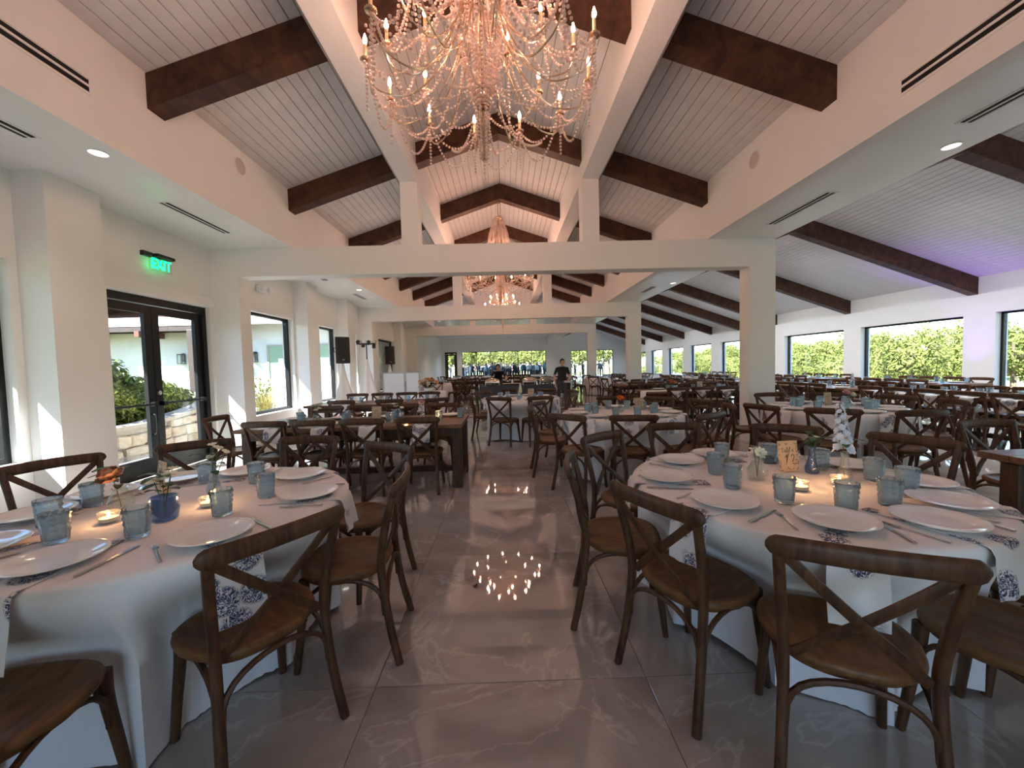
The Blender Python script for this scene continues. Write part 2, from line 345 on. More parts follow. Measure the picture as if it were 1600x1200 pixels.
# the double glass door in the left wall
d1 = struct('door_1', 'black framed double glass door in the left wall under the exit sign')
xa, xb = XL-.19, XL-.07
link('frame', MB().box(xa, xb, 4.64, 4.72, .01, 2.46).box(xa, xb, 6.49, 6.57, .01, 2.46).box(xa, xb, 4.72, 6.49, 2.36, 2.46).mesh('frame'), 'black_frame', d1)
for (a, b_, hinge) in ((4.73, 5.60, 0), (5.61, 6.48, 1)):
    mb = MB(); xc, xd = XL-.155, XL-.105
    mb.box(xc, xd, a, a+.11, .02, 2.35).box(xc, xd, b_-.11, b_, .02, 2.35).box(xc, xd, a+.11, b_-.11, .02, .27).box(xc, xd, a+.11, b_-.11, 2.24, 2.35)
    leaf = link('door_leaf', mb.mesh('door_leaf'), 'black_frame', d1)
    link('pane', MB().box(XL-.135, XL-.125, a+.11, b_-.11, .27, 2.24).mesh('pane'), 'pane_glass', leaf)
    bar = MB().tube([(XL-.05, a+.06, 1.0), (XL-.05, b_-.06, 1.0)], .016, n=8)
    for yy in (a+.07, b_-.07): bar.box(XL-.105, XL-.035, yy-.03, yy+.03, .97, 1.03)
    link('push_bar', bar.mesh('push_bar', 40), 'black_frame', leaf)
link('pull_handle', MB().tube(spline([(XL-.105, 5.52, .86), (XL-.05, 5.52, .84), (XL-.04, 5.52, .72), (XL-.05, 5.52, .60), (XL-.105, 5.52, .58)], 5), .012, n=8).mesh('pull_handle', 40), 'black_frame', d1)
link('lock', MB().lathe([(.03, 0), (.03, .02), (.022, .025)], 12).xf(Matrix.Translation((XL-.105, 5.65, 1.15)) @ Matrix.Rotation(PI/2, 4, 'Y')).mesh('lock', 40), 'grey_metal', d1)
portal_light('x', XL-.26, 4.64, 6.57, 0, 2.46, 1)

# ------------------------------------------------------------------ floor: polished square marble tiles
TW = 1.2; TX0 = -.605; TY0 = 1.70
fl = struct('floor', 'polished grey beige marble tile floor', MB().box(-6.7, XR+.35, Y0-.2, YE+.3, -.2, -.004).mesh('floor'), 'grout')
g = .0016
tile_me = MB().loft([[(x*(TW/2-g-i), y*(TW/2-g-i), z) for x, y in ((-1, -1), (1, -1), (1, 1), (-1, 1))] for i, z in ((0, -.02), (0, -.0015), (.0015, 0))]).mesh('tile'); tile_me.materials.append(MATS['marble'])
rest = MB(); nt_ = 0
i0, i1 = math.floor((-6.7-TX0)/TW), math.ceil((XR+.3-TX0)/TW)
for j in range(math.floor((Y0-TY0)/TW), math.ceil((YE-TY0)/TW)):
    for i in range(i0, i1):
        x, y = TX0+(i+.5)*TW, TY0+(j+.5)*TW
        big = -.6 < y < 16.5 and abs(x) < 1.25*y+1.4 and -5.4 < x < XR
        if big and nt_ < 296: nt_ += 1; link('floor_tile', tile_me, None, fl, (x, y, 0))
        else:
            xa_, xb_ = max(x-TW/2+g, -6.7), min(x+TW/2-g, XR+.35); ya_, yb_ = max(y-TW/2+g, Y0-.2), min(y+TW/2-g, YE+.3)
            if xb_-xa_ > .02 and yb_-ya_ > .02: rest.box(xa_, xb_, ya_, yb_, -.02, 0)
tag(link('far_floor_tiles', rest.mesh('far_floor_tiles'), 'marble', fl), kind='stuff')

# ------------------------------------------------------------------ ceiling over the hall
def ext(mb, poly, ya, yb):
    """extrude an X-Z polygon along Y"""
    return mb.loft([[(x, ya, z) for x, z in poly], [(x, yb, z) for x, z in poly]])
ZR = ZC+COVE*SL; ang = math.atan(SL); cl = math.hypot(COVE, COVE*SL)
ce = struct('ceiling', 'pitched ceiling of white painted boards over the main hall')
dk = MB(); t_ = .035
for s in (-1, 1): ext(dk, [(0, ZR+t_), (s*(COVE+.3), ZC-.3*SL+t_), (s*(COVE+.3), ZC+.25), (0, ZR+.3)], Y0, YP3)
link('deck', dk.mesh('deck'), 'deck_dark', ce)
NP = 29; pw = cl/NP
def plank_mesh(wd, ya, yb, name='plank'):
    h = wd/2-.0028
    me = ext(MB(), [(-h, .016), (-h, .005), (-h+.005, 0), (h-.005, 0), (h, .005), (h, .016)], ya, yb).mesh(name); me.materials.append(MATS['plank_paint']); return me
pm = plank_mesh(pw, Y0, YP3)
for s in (-1, 1):
    for k in range(NP):
        d = (k+.5)*pw
        link('plank', pm, None, ce, (s*d*math.cos(ang), 0, ZR-d*math.sin(ang)), (0, s*ang, 0))
# dark timber rafters, a left and a right one each
RY = [1.5, 4.06, 6.60, 9.10, 11.6, 13.35, 15.3, 17.6]
rm = []
for s in (-1, 1):
    mb = MB(); ca, sa = math.cos(ang), math.sin(ang); rd, rw = .34, .2
    # profile along the slope, plumb cut at ridge and cove
    for_ = [(0, ZR-.005), (s*COVE, ZC-.005), (s*COVE, ZC-rd), (0, ZR-rd)]
    c = .008
    mb.loft([[(x, y, z) for x, z in for_] for y in (-rw/2, rw/2)])
    me = mb.mesh('rafter'); me.materials.append(MATS['rafter_wood']); rm.append(me)
for y in RY:
    for me in rm: link('rafter', me, None, ce, (0, y+.1, 0))
# soffits, coves and the long white purlins
def soff(name, label, poly, ya=Y0, yb=YP3+.28, mat='soffit_paint'):
    return struct(name, label, ext(MB(), poly, ya, yb).mesh(name), mat)
soff('ceiling_soffit_left', 'flat white soffit along the left wall', [(XL-.25, ZS), (-COVE-.16, ZS), (-COVE-.16, ZS+.16), (XL-.25, ZS+.16)])
soff('ceiling_soffit_right', 'flat white soffit between hall and right wing', [(COVE+.16, ZS), (4.6, ZS), (4.6, ZS+.16), (COVE+.16, ZS+.16)])
soff('wall_cove_left', 'upright white cove face above the left soffit', [(-COVE, ZS), (-COVE, ZC+.12), (-COVE-.16, ZC+.12), (-COVE-.16, ZS)], mat='wall_paint')
soff('wall_cove_right', 'upright white cove face above the right soffit', [(COVE, ZS), (COVE, ZC+.12), (COVE+.16, ZC+.12), (COVE+.16, ZS)], mat='wall_paint')
soff('wall_wing_upper', 'white upper wall on the right wing side of the soffit', [(4.46, ZS+.16), (4.6, ZS+.16), (4.6, 4.4), (4.46, 4.4)], ya=Y0, yb=YE, mat='wall_paint')
tn = 0
for s, nm in ((-1, 'left'), (1, 'right')):
    tn += 1; a, b_ = 1.345*s, 1.625*s; zt = lambda x: ZR-abs(x)*SL-.002
    tr = struct('trim_%d' % tn, 'long white beam under the %s slope of the hall ceiling' % nm, ext(MB(), [(a, 4.43), (b_, 4.43), (b_, zt(b_)), (a, zt(a))], Y0, YP3+.1).mesh('purlin'), 'trim_paint')
    link('conduit', MB().tube([(s*1.66, Y0+.1, 4.50), (s*1.66, YP3-.1, 4.50)], .022, n=6).mesh('conduit', 40), 'grey_metal', tr)
for k, y in enumerate((6.62, 13.15, YP3)):
    tn += 1; p = struct('trim_%d' % tn, 'white frame of columns and header spanning the hall, %s from the camera' % ORD[k])
    yb = y+.28
    link('header', MB().box(XL, 4.57, y, yb, 2.96, ZS).mesh('header'), 'trim_paint', p)
    link('column', MB().box(XL, -4.30, y, yb, 0, 2.96).mesh('column'), 'trim_paint', p)
    link('column', MB().box(4.13, 4.57, y, yb, 0, 2.96).mesh('column'), 'trim_paint', p)
    for s in (-1, 1):
        q = sorted((1.345*s, 1.625*s)); link('post', MB().box(q[0], q[1], y, yb, ZS, 4.43).mesh('post'), 'trim_paint', p)
wall('wall_gable_end', 'white gable closing the hall ceiling above last opening', 'y', YP3+.1, YP3+.28, -4.6, 4.6, 4.25, 5.7)
# wider space beyond the last opening
soff('ceiling_alcove', 'flat white ceiling beyond the last opening', [(-6.7, 4.3), (4.6, 4.3), (4.6, 4.45), (-6.7, 4.45)], YP3+.28, YE)
soff('ceiling_end_strip', 'white ceiling strip above the last opening', [(-6.7, ZS+.16), (-4.6, ZS+.16), (-4.6, 4.45), (-6.7, 4.45)], YP3, YP3+.28)
# right wing: gabled board ceiling, ridge out of sight above the soffit
WR, WZ, WS = 7.9, 5.285, .35
wa = math.atan(WS); wlen = (XR-WR)/math.cos(wa)
cw = struct('ceiling_wing', 'sloping white board ceiling of the right wing')
dk = MB(); ext(dk, [(WR, WZ+.03), (XR+.35, WZ+.03-(XR+.35-WR)*WS), (XR+.35, 4.2), (WR, WZ+.4)], Y0, YE); ext(dk, [(4.4, WZ+.03-(WR-4.4)*WS), (WR, WZ+.03), (WR, WZ+.4), (4.4, 4.6)], Y0, YE)
link('deck', dk.mesh('deck'), 'plank_paint', cw)
n2 = 36; pw2 = wlen/n2; pm2 = plank_mesh(pw2, Y0, YE)
for k in range(n2):
    d = (k+.5)*pw2; link('plank', pm2, None, cw, (WR+d*math.cos(wa), 0, WZ-d*math.sin(wa)), (0, wa, 0))
me = MB().loft([[(x, y, z) for x, z in ((WR, WZ-.005), (XR, WZ-(XR-WR)*WS-.005), (XR, WZ-(XR-WR)*WS-.47), (WR, WZ-.47))] for y in (-.12, .12)]).mesh('rafter'); me.materials.append(MATS['rafter_wood'])
me2 = MB().loft([[(x, y, z) for x, z in ((WR, WZ-.005), (4.6, WZ-(WR-4.6)*WS-.005), (4.6, WZ-(WR-4.6)*WS-.47), (WR, WZ-.47))] for y in (-.12, .12)]).mesh('rafter'); me2.materials.append(MATS['rafter_wood'])
for y in (2.7, 6.7, 10.7, 14.7, 18.7, 21.6, 24.6, 28.4, 32.4, 36.4):
    link('rafter', me, None, cw, (0, y+.12, 0)); link('rafter', me2, None, cw, (0, y+.12, 0))

# ------------------------------------------------------------------ fixtures on walls and ceiling
def vent(label, axis, x, z, ya, yb):
    o = thing('air_vent', label, 'air vent', (0, 0, 0), 0, 'linear slot air vents'); h = .075; q = .004
    if axis == 'v':      # on a cove face at X=x, facing the hall
        s = -1 if x > 0 else 1; f = lambda a, b_, c, d, e, g_: MB().box(min(x+s*a, x+s*b_), max(x+s*a, x+s*b_), c, d, z+e, z+g_)
    else: f = lambda a, b_, c, d, e, g_: MB().box(x+e, x+g_, c, d, z-b_, z-a)
    fr = f(0, .006, ya, yb, -h, -h+.018); [fr.add(m_.v, m_.f) for m_ in (f(0, .006, ya, yb, h-.018, h), f(0, .006, ya, ya+.02, -h+.018, h-.018), f(0, .006, yb-.02, yb, -h+.018, h-.018))]
    link('frame', fr.mesh('frame'), 'trim_paint', o)
    for e in (-.030, .030): link('slot', f(0, .003, ya+.02, yb-.02, e-.018, e+.018).mesh('slot'), 'slot_black', o)
    link('slat', f(0, .007, ya+.02, yb-.02, -.010, .010).mesh('slat'), 'trim_paint', o)
vent('black slot air vent high on the left cove face', 'v', -COVE, 3.83, 2.2, 3.52)
vent('black slot air vent high on the right cove face', 'v', COVE, 3.67, 2.2, 3.42)
vent('slot air vent in the left soffit beside the exit door', 'h', -3.95, ZS, 4.80, 5.92)
vent('slot air vent in the left soffit nearest the camera', 'h', -3.93, ZS, 2.4, 3.52)
vent('slot air vent in the right soffit near the first column', 'h', 4.05, ZS, 4.85, 5.98)
vent('slot air vent in the right soffit nearest the camera', 'h', 4.07, ZS, 2.4, 3.50)
for x, ya, yb, w_ in ((-3.95, 8.2, 9.1, 'left'), (-3.95, 10.7, 11.6, 'left rear'), (4.05, 8.0, 8.9, 'right'), (4.05, 10.6, 11.5, 'right rear')):
    vent('slot air vent in the %s soffit of the second bay' % w_, 'h', x, ZS, ya, yb)
def disc(name, label, cat, loc, normal, r, mat, group=None, glow=None):
    o = thing(name, label, cat, loc, 0, group); q = Vector(normal).to_track_quat('Z', 'Y').to_matrix().to_4x4()
    link('rim', MB().lathe([(r*.90, 0), (r, 0), (r, .006), (r*.92, .010), (r*.90, .006)], 24, cap=False).xf(q).mesh('rim', 40), 'trim_paint', o)
    link('face', MB().lathe([(r*.90, .0), (r*.90, .004), (r*.45, .006)], 24).xf(q).mesh('face', 40), mat, o); return o
disc('ceiling_speaker', 'round pinkish in-wall speaker on left cove face', 'speaker', (-COVE, 5.43, 4.12), (1, 0, 0), .115, 'speaker_cloth', 'round cove speakers')
disc('ceiling_speaker', 'round pinkish in-wall speaker on right cove face', 'speaker', (COVE, 5.38, 4.07), (-1, 0, 0), .115, 'speaker_cloth', 'round cove speakers')
def can(x, y, label, z=ZS, pw=None):
    o = disc('recessed_downlight', label, 'downlight', (x, y, z), (0, 0, -1), .075, 'can_glow', 'soffit downlights')
    L = bpy.data.lights.new('can_light', 'SPOT'); L.energy = pw or CANS; L.color = (1, .86, .70); L.spot_size = math.radians(115); L.spot_blend = .8; L.shadow_soft_size = .05
    lo = bpy.data.objects.new('can_light', L); COL.objects.link(lo); lo.parent = o; lo.location = (0, 0, -.03)
for k, y in enumerate((3.75, 8.6, 10.2, 15.0, 17.0)): can(-3.62, y, 'recessed round downlight in the left soffit, %s from the camera' % ORD[k])
for k, y in enumerate((3.86, 8.6, 10.2, 15.0, 17.0)): can(4.38, y, 'recessed round downlight in the right soffit, %s from the camera' % ORD[k])
for k, (x, y) in enumerate(((-4, 25), (-4, 33), (0, 25), (0, 33), (3, 25), (3, 33), (-4, 39), (0, 39), (3, 39))): can(x, y, 'added fill downlight in the flat ceiling beyond the last opening, %s' % ORD[k], 4.3, 85)  # unseen downlights added to brighten the space past the last opening
def textmesh(body, size, ext_=.002):
    c = bpy.data.curves.new('txt', 'FONT'); c.body = body; c.size = size; c.extrude = ext_; c.align_x = 'CENTER'; c.align_y = 'CENTER'
    o = bpy.data.objects.new('txt', c); COL.objects.link(o); dg = bpy.context.evaluated_depsgraph_get()
    me = bpy.data.meshes.new_from_object(o.evaluated_get(dg)); bpy.data.objects.remove(o); return me
es = thing('exit_sign', 'green lit EXIT sign on the wall above the double glass door', 'sign', (XL, 5.58, 2.90))
link('housing', MB().box(.002, .11, -.05, .23, .10, .14).box(.0, .05, -.20, -.06, .085, .145).mesh('housing'), 'black_plastic', es)
link('panel', MB().box(.070, .076, -.155, .205, -.10, .10).mesh('panel'), 'acrylic', es)
tm = textmesh('EXIT', .20); tm.transform(Matrix.Translation((.082, .03, -.005)) @ Matrix(((0, 0, 1, 0), (1, 0, 0, 0), (0, 1, 0, 0), (0, 0, 0, 1))) @ Matrix.Scale(.78, 4, (1, 0, 0)) )
link('lettering', tm, 'exit_glow', es)
link('bracket', MB().box(-.001, .07, .02, .06, .10, .12).mesh('bracket'), 'black_plastic', es)
el = thing('emergency_light', 'white twin head emergency light high on left wall past the first frame', 'emergency light', (XL, 7.95, 3.02))
link('housing', MB().cbox(0, .09, -.14, .14, -.06, .06, .015).mesh('housing'), 'plaque_white', el)
for s in (-1, 1): link('lamp_head', MB().lathe([(.02, 0), (.055, .03), (.06, .07), (.05, .075)], 14).xf(Matrix.Translation((.09, s*.10, -.01)) @ Matrix.Rotation(PI/2, 4, 'Y')).mesh('lamp_head', 40), 'plaque_white', el)

for k, y in enumerate((0.7, 4.7, 8.7, 12.7, 16.7, 20.2, 26.5, 34.5)):  # unseen fill lamps, added to brighten the right wing
    o = thing('fill_globe', 'added white fill globe on the ridge of the right wing, %s from the camera' % ORD[k], 'fill lamp', (WR-.25, y, WZ-.25*WS-.16), 0, 'added fill globes along the wing ridge')
    link('mount', MB().lathe([(.07, .10), (.08, .12), (.08, .158), (.07, .16)], 14).mesh('mount', 40), 'grey_metal', o)
    link('globe', MB().lathe([(.02, -.10), (.075, -.07), (.105, 0), (.075, .07), (.05, .10)], 14).mesh('globe', 60), 'fill_globe_glow', o)
    L = bpy.data.lights.new('fill_globe_light', 'SPOT'); L.energy = FILL_GLOBE; L.color = (.95, .97, 1.0); L.shadow_soft_size = .12; L.spot_size = math.radians(128); L.spot_blend = .5
    lo_ = bpy.data.objects.new('fill_globe_light', L); COL.objects.link(lo_); lo_.parent = o; lo_.location = (0, 0, -.2); lo_.rotation_euler = (0, math.radians(-24), 0)
# ================================================================== outdoors
rng = random.Random(7)
M('gravel', (.62, .58, .50), .9, var=.12, nscale=8, bmp=.2)  # pale surface of the added bounce strip outside the right windows
def leaf_cloud(r, n, lobes, size, flat=.75, elong=1.6):
    """n small leaf quads scattered through overlapping lobes (cx,cy,cz,rad)"""
    mb = MB(); v = []; f = []
    tot = sum(l[3]**2 for l in lobes)
    for cx_, cy_, cz_, rad in lobes:
        for _ in range(max(3, int(n*rad*rad/tot))):
            d = Vector((r.gauss(0, 1), r.gauss(0, 1), r.gauss(0, 1))).normalized(); q = rad*(.55+.45*r.random()**.5)
            p = Vector((cx_+d.x*q, cy_+d.y*q, cz_+d.z*q*flat))
            nrm = (d + Vector((r.gauss(0, .6), r.gauss(0, .6), r.gauss(0, .6)+.3))).normalized()
            a = nrm.cross(Vector((r.gauss(0, 1), r.gauss(0, 1), r.gauss(0, 1)))).normalized(); b_ = nrm.cross(a); s = size*(.6+.8*r.random())
            k = len(v); v += [p-a*s*elong, p-b_*s*.6, p+a*s*elong, p+b_*s*.6]; f.append((k, k+1, k+2, k+3))
    return mb.add(v, f)
def tree_proto(seed, h, R, n=2600, size=.085, mat='leaf_oak'):
    r = random.Random(seed); lobes = [(0, 0, h-R*.75, R*.78)]
    for _ in range(9):
        a = r.random()*2*PI; d = R*(.35+.4*r.random()); lobes.append((d*math.cos(a), d*math.sin(a), h-R*(.35+.95*r.random()), R*(.32+.2*r.random())))
    cm = leaf_cloud(r, n, lobes, size).mesh('crown'); cm.materials.append(MATS[mat])
    tb = MB().tube(spline([(0, 0, -.6), (.05, .03, h*.25), (-.05, .06, h*.5), (.02, 0, h-R*.6)], 4), lambda u: .15*(1-.6*u), n=7)
    for _ in range(4):
        a = r.random()*2*PI; tb.tube(spline([(0, .03, h*.4), (.3*R*math.cos(a), .3*R*math.sin(a), h*.55), (.6*R*math.cos(a), .6*R*math.sin(a), h*.72)], 3), lambda u: .07*(1-.6*u), n=5)
    tm_ = tb.mesh('trunk', 60); tm_.materials.append(MATS['bark']); return cm, tm_
TP = [tree_proto(s, h, R) for s, h, R in ((1, 4.2, 2.0), (2, 3.8, 2.2), (3, 4.8, 2.1), (4, 3.5, 1.8))]
def tree(kind, loc, sc, label, group, name='oak_tree'):
    cm, tm_ = TP[kind % len(TP)]; o = thing(name, label, 'tree', loc, rng.random()*6.28, group); o.scale = (sc, sc, sc*(.92+.16*rng.random()))
    link('crown', cm, None, o); link('trunk', tm_, None, o); return o
gz = lambda x: -.35 if x < 17 else -.35-.10*(x-17) if x < 27 else -1.35+.055*(x-27) if x < 50 else -.085+.09*(x-50)
mb = MB(); xs = [13.35, 15, 17, 19, 22, 25, 27, 32, 40, 50, 65, 85, 120]; ys = [-30, 0, 20, 41.3, 60, 90, 140]
mb.add([(x, y, gz(x)) for x in xs for y in ys], [(i*len(ys)+j, (i+1)*len(ys)+j, (i+1)*len(ys)+j+1, i*len(ys)+j+1) for i in range(len(xs)-1) for j in range(len(ys)-1)])
mb.add([(-90, 41.3, -.06), (13.35, 41.3, -.06), (13.35, 140, -.06), (-90, 140, -.06)], [(0, 1, 2, 3)])
mb.add([(-90, -60, -.12), (-5, -60, -.12), (-5, 41.3, -.12), (-90, 41.3, -.12)], [(0, 1, 2, 3)])
mb.add([(-5, -60, -.12), (13.35, -60, -.12), (13.35, -3.2, -.12), (-5, -3.2, -.12)], [(0, 1, 2, 3)])
struct('ground', 'rough grassy ground around the building', mb.mesh('ground'), 'ground')
struct('path_garden', 'pale concrete walk outside the glass double door', MB().box(-6.6, -5.0, -10, 14.6, -.11, -.02).mesh('path_garden'), 'concrete')
struct('path_bounce_strip', 'added pale gravel strip bouncing sun through the right windows', MB().box(13.36, 18.4, -30, 41.3, -.42, -.30).mesh('path_bounce_strip'), 'gravel')  # added to throw sunlight up into the right wing
struct('path_patio', 'pale concrete patio outside the far end wall', MB().box(-12, 20, 41.3, 50, -.05, -.01).mesh('path_patio'), 'concrete')
struct('roof_overhang', 'deep eave sheltering the left windows', MB().loft([[(x, y, z) for x, z in ((-6.45, 3.30), (-4.9, 3.62), (-4.9, 3.8), (-6.45, 3.46))] for y in (Y0-1, YP3+1)]).mesh('roof_overhang'), 'timber_dark')
struct('roof_sun_blocker', 'added sun blocking roof outside the wall behind the camera', MB().box(-7, 14, -5.4, Y0-.2, 3.0, 3.2).mesh('roof_sun_blocker'), 'stucco')  # unseen roof, added to keep direct sun out of the near window
struct('path_bounce_slab', 'added pale concrete slab bouncing sunlight in from behind the camera', MB().box(-8, 15, -16, Y0-.2, -.11, -.02).mesh('path_bounce_slab'), 'concrete')  # unseen sunlit slab, added as a reflector for the near window
# hillside of oaks beyond the right windows
GH = 'oaks covering the hillside beyond the right windows'; LH = 'bushy sunlit oak on the hillside beyond the right windows'
k = 0
for x, n, ya, yb, sc in ((19.5, 15, 6, 52, .62), (24.5, 17, 6, 62, .80), (30.5, 18, 6, 76, .95), (38.5, 18, 8, 95, 1.05), (48, 24, 10, 115, 1.12), (60, 26, 12, 140, 1.2)):
    for i in range(n):
        xx = x+rng.uniform(-2, 2); yy = ya+(yb-ya)*(i+rng.uniform(.1, .9))/n
        tree(rng.randrange(4), (xx, yy, gz(xx)-.3), sc*rng.uniform(.85, 1.12), LH, GH)
GB = 'trees beyond the far patio'; LB = 'sunlit tree behind the guests beyond the far end windows'
for x, y, sc in [(-13+3.4*i+rng.uniform(-.8, .8), 54+rng.uniform(-2, 2), rng.uniform(1.05, 1.35)) for i in range(10)] + [(-15+5*i+rng.uniform(-1, 1), 64+rng.uniform(-2, 2), rng.uniform(1.6, 1.9)) for i in range(8)]:
    tree(rng.randrange(4), (x, y, -.2), sc, LB, GB)
tree(0, (-9.6, 7.2, .1), .95, 'dark oak standing outside the leftmost window', None)
tree(1, (-8.7, .3, .1), 1.22, 'broad oak added out of view to shade the leftmost window', None)  # unseen tree, added to cut the sun on the nearest pier
tree(2, (-13.5, 9.8, .1), 1.05, 'taller oak outside the leftmost window, behind the nearer one', None)
for k, (x, y, sc) in enumerate(((-22, 26, 1.75), (-15.5, 26.5, 1.7), (-9.5, 26, 1.65))):
    tree(k, (x, y, -.2), sc, 'tree rising over the roof of the white house, %s from the left' % ORD[k], 'trees behind the white house')
# curved limestone planter wall with its own stones
pw_ = thing('stone_wall', 'low curved limestone planter wall outside the glass door', 'stone wall', (0, 0, 0))
path = spline([(-6.75, 1.0), (-6.65, 3.5), (-6.6, 6.0), (-6.65, 8.0), (-7.05, 9.6), (-8.1, 10.9), (-9.7, 11.8), (-12.0, 12.2)], 10); path = [Vector((p[0], p[1], 0)) for p in [tuple(q)+(0,) if len(q) == 2 else q for q in path]]
topz = lambda y: .45 if y < 7.4 else .45+.09*(y-7.4)
core = []
for q, p in enumerate(path):
    a = path[max(0, q-1)]; b_ = path[min(len(path)-1, q+1)]; t0 = (b_-a).normalized(); nn = Vector((-t0.y, t0.x, 0))
    core.append([tuple(p+nn*.03+Vector((0, 0, -.15))), tuple(p+nn*.3+Vector((0, 0, -.15))), tuple(p+nn*.3+Vector((0, 0, topz(p.y)))), tuple(p+nn*.03+Vector((0, 0, topz(p.y))))])
link('mortar_core', MB().loft(core).mesh('mortar_core'), 'mortar', pw_)
cap = [[(Vector(c[0])*1.0 - (Vector(c[1])-Vector(c[0])).normalized()*.07), (Vector(c[1])+(Vector(c[1])-Vector(c[0])).normalized()*.03)] for c in core]
link('cap_stone', MB().loft([[(a.x, a.y, c[2][2]), (b_.x, b_.y, c[2][2]), (b_.x, b_.y, c[2][2]+.07), (a.x, a.y, c[2][2]+.07)] for (a, b_), c in zip(cap, core)]).mesh('cap_stone'), 'mortar', pw_)
def stone_me(seed):
    r = random.Random(seed); w_, h, d = .5, .5, .5; j = lambda: r.uniform(-.16, .14); base = [(-w_+j()*.5, -h+j()), (j(), -h+j()*.4), (w_+j()*.5, -h+j()), (w_+j()*.4, j()), (w_+j()*.5, h+j()), (j(), h+j()*.4), (-w_+j()*.5, h+j()), (-w_+j()*.4, j())]
    me = MB().loft([[(x, -.5, z) for x, z in base], [(x, .30, z) for x, z in base], [(x*.84, .5, z*.80) for x, z in base]]).mesh('stone'); me.materials.append(MATS['limestone']); return me
SM = [stone_me(s) for s in range(8)]
cum = [0]
for a, b_ in zip(path, path[1:]): cum.append(cum[-1]+(b_-a).length)
def along(s):
    for q in range(len(path)-1):
        if cum[q+1] >= s: u = (s-cum[q])/(cum[q+1]-cum[q]); return path[q].lerp(path[q+1], u), (path[q+1]-path[q]).normalized()
    return path[-1], (path[-1]-path[-2]).normalized()
z = -.10; row = 0
while z < .70:
    h = rng.uniform(.16, .24); s = 2.2+rng.uniform(0, .3)
    while s < 12.0:
        L = rng.uniform(.20, .58); p, t0 = along(s+L/2)
        if z+h*.75 < topz(p.y):
            hh = min(h, topz(p.y)-z); nn = Vector((t0.y, -t0.x, 0))
            o = link('stone', rng.choice(SM), None, pw_, tuple(p+nn*(.0+rng.uniform(-.008, .012))+Vector((0, 0, z+hh/2)))); o.rotation_euler = (0, rng.uniform(-.07, .07), math.atan2(nn.y, nn.x)-PI/2); o.scale = (L-.012, .12, hh-.012)
        s += L
    z += h
bed = [tuple(p+Vector((-.2, 0, .40))) for p in path]
struct('garden_bed', 'planting bed of dark soil behind the limestone wall', MB().add(bed+[(-20, 12.2, .36), (-20, 1, .36)], [tuple(range(len(bed)+2))]).mesh('garden_bed'), 'soil')
def bush_me(seed, n, R, h, size, mat, elong=1.6):
    r = random.Random(seed); lobes = [(0, 0, h*.5, R)] + [(R*.6*math.cos(a), R*.6*math.sin(a), h*(.3+.45*r.random()), R*.5) for a in [r.random()*6.28 for _ in range(6)]]
    me = leaf_cloud(r, n, lobes, size, h/R*.5, elong).mesh('foliage'); me.materials.append(MATS[mat]); return me
BS = [bush_me(11, 900, .45, .8, .028, 'leaf_shrub'), bush_me(12, 900, .5, .7, .030, 'leaf_shrub'), bush_me(14, 800, .4, .95, .026, 'leaf_shrub')]
def grass_me(seed, n, h, R, mat, wd=.012):
    r = random.Random(seed); mb = MB()
    for _ in range(n):
        a = r.random()*6.28; l = h*r.uniform(.6, 1.1); lean = R*r.uniform(.2, 1); x0, y0 = .06*r.gauss(0, 1), .06*r.gauss(0, 1); cx_, sy_ = math.cos(a), math.sin(a); ww = wd*r.uniform(.7, 1.2)
        pts = [(x0+cx_*lean*u*u, y0+sy_*lean*u*u, l*u*(1-.22*u*u)) for u in (0, .35, .7, 1)]
        v = []
        for u, p in zip((1, .9, .6, .05), pts): v += [(p[0]-sy_*ww*u, p[1]+cx_*ww*u, p[2]), (p[0]+sy_*ww*u, p[1]-cx_*ww*u, p[2])]
        mb.add(v, [(0, 1, 3, 2), (2, 3, 5, 4), (4, 5, 7, 6)])
    me = mb.mesh('blades'); me.materials.append(MATS[mat]); return me
GS = [grass_me(21, 160, .95, .5, 'leaf_grass'), grass_me(22, 160, .8, .6, 'leaf_grass')]; AG = grass_me(23, 34, .55, .35, 'leaf_agave', .035)
def plant(name, me, loc, sc, label, group, cat='shrub', part='foliage'):
    o = thing(name, label, cat, loc, rng.random()*6.28, group); o.scale = (sc,)*3; link(part, me, None, o)
    link('stem', STEM, None, o); return o
STEM = MB().tube([(0, 0, -.08), (.01, 0, .25)], .018, n=6).mesh('stem'); STEM.materials.append(MATS['bark'])
for i in range(34):
    s = 2.0+i*.33; p, t0 = along(s); nn = Vector((-t0.y, t0.x, 0)); dd = rng.uniform(.85, 1.05)
    plant('garden_shrub', rng.choice(BS), tuple(p+nn*dd+Vector((0, 0, .34))), rng.uniform(.95, 1.2), 'leafy green shrub in the front row behind the limestone wall', 'front row of shrubs behind the limestone wall')
for i in range(24):
    s = 2.2+i*.45; p, t0 = along(s); nn = Vector((-t0.y, t0.x, 0)); dd = rng.uniform(1.7, 2.3)
    plant('garden_shrub', rng.choice(BS), tuple(p+nn*dd+Vector((0, 0, .34))), rng.uniform(1.4, 1.8), 'taller yellow green shrub in the rear row of the planting bed', 'rear row of shrubs in the planting bed')
for i in range(8):
    s = 4.6+i*.75; p, t0 = along(s); nn = Vector((-t0.y, t0.x, 0))
    plant('ornamental_grass', GS[i % 2], tuple(p+nn*1.35+Vector((0, 0, .34))), rng.uniform(1.0, 1.25), 'feathery ornamental grass between the shrubs of the planting bed', 'ornamental grasses in the planting bed', 'grass', 'blades')
for i, (x, y) in enumerate(((-7.45, 6.3), (-7.4, 6.8), (-7.5, 7.35))): plant('agave', AG, (x, y, .34), .8, 'spiky grey green agave behind the limestone wall, %s from the left' % ORD[i], 'agaves behind the limestone wall', 'plant', 'blades')
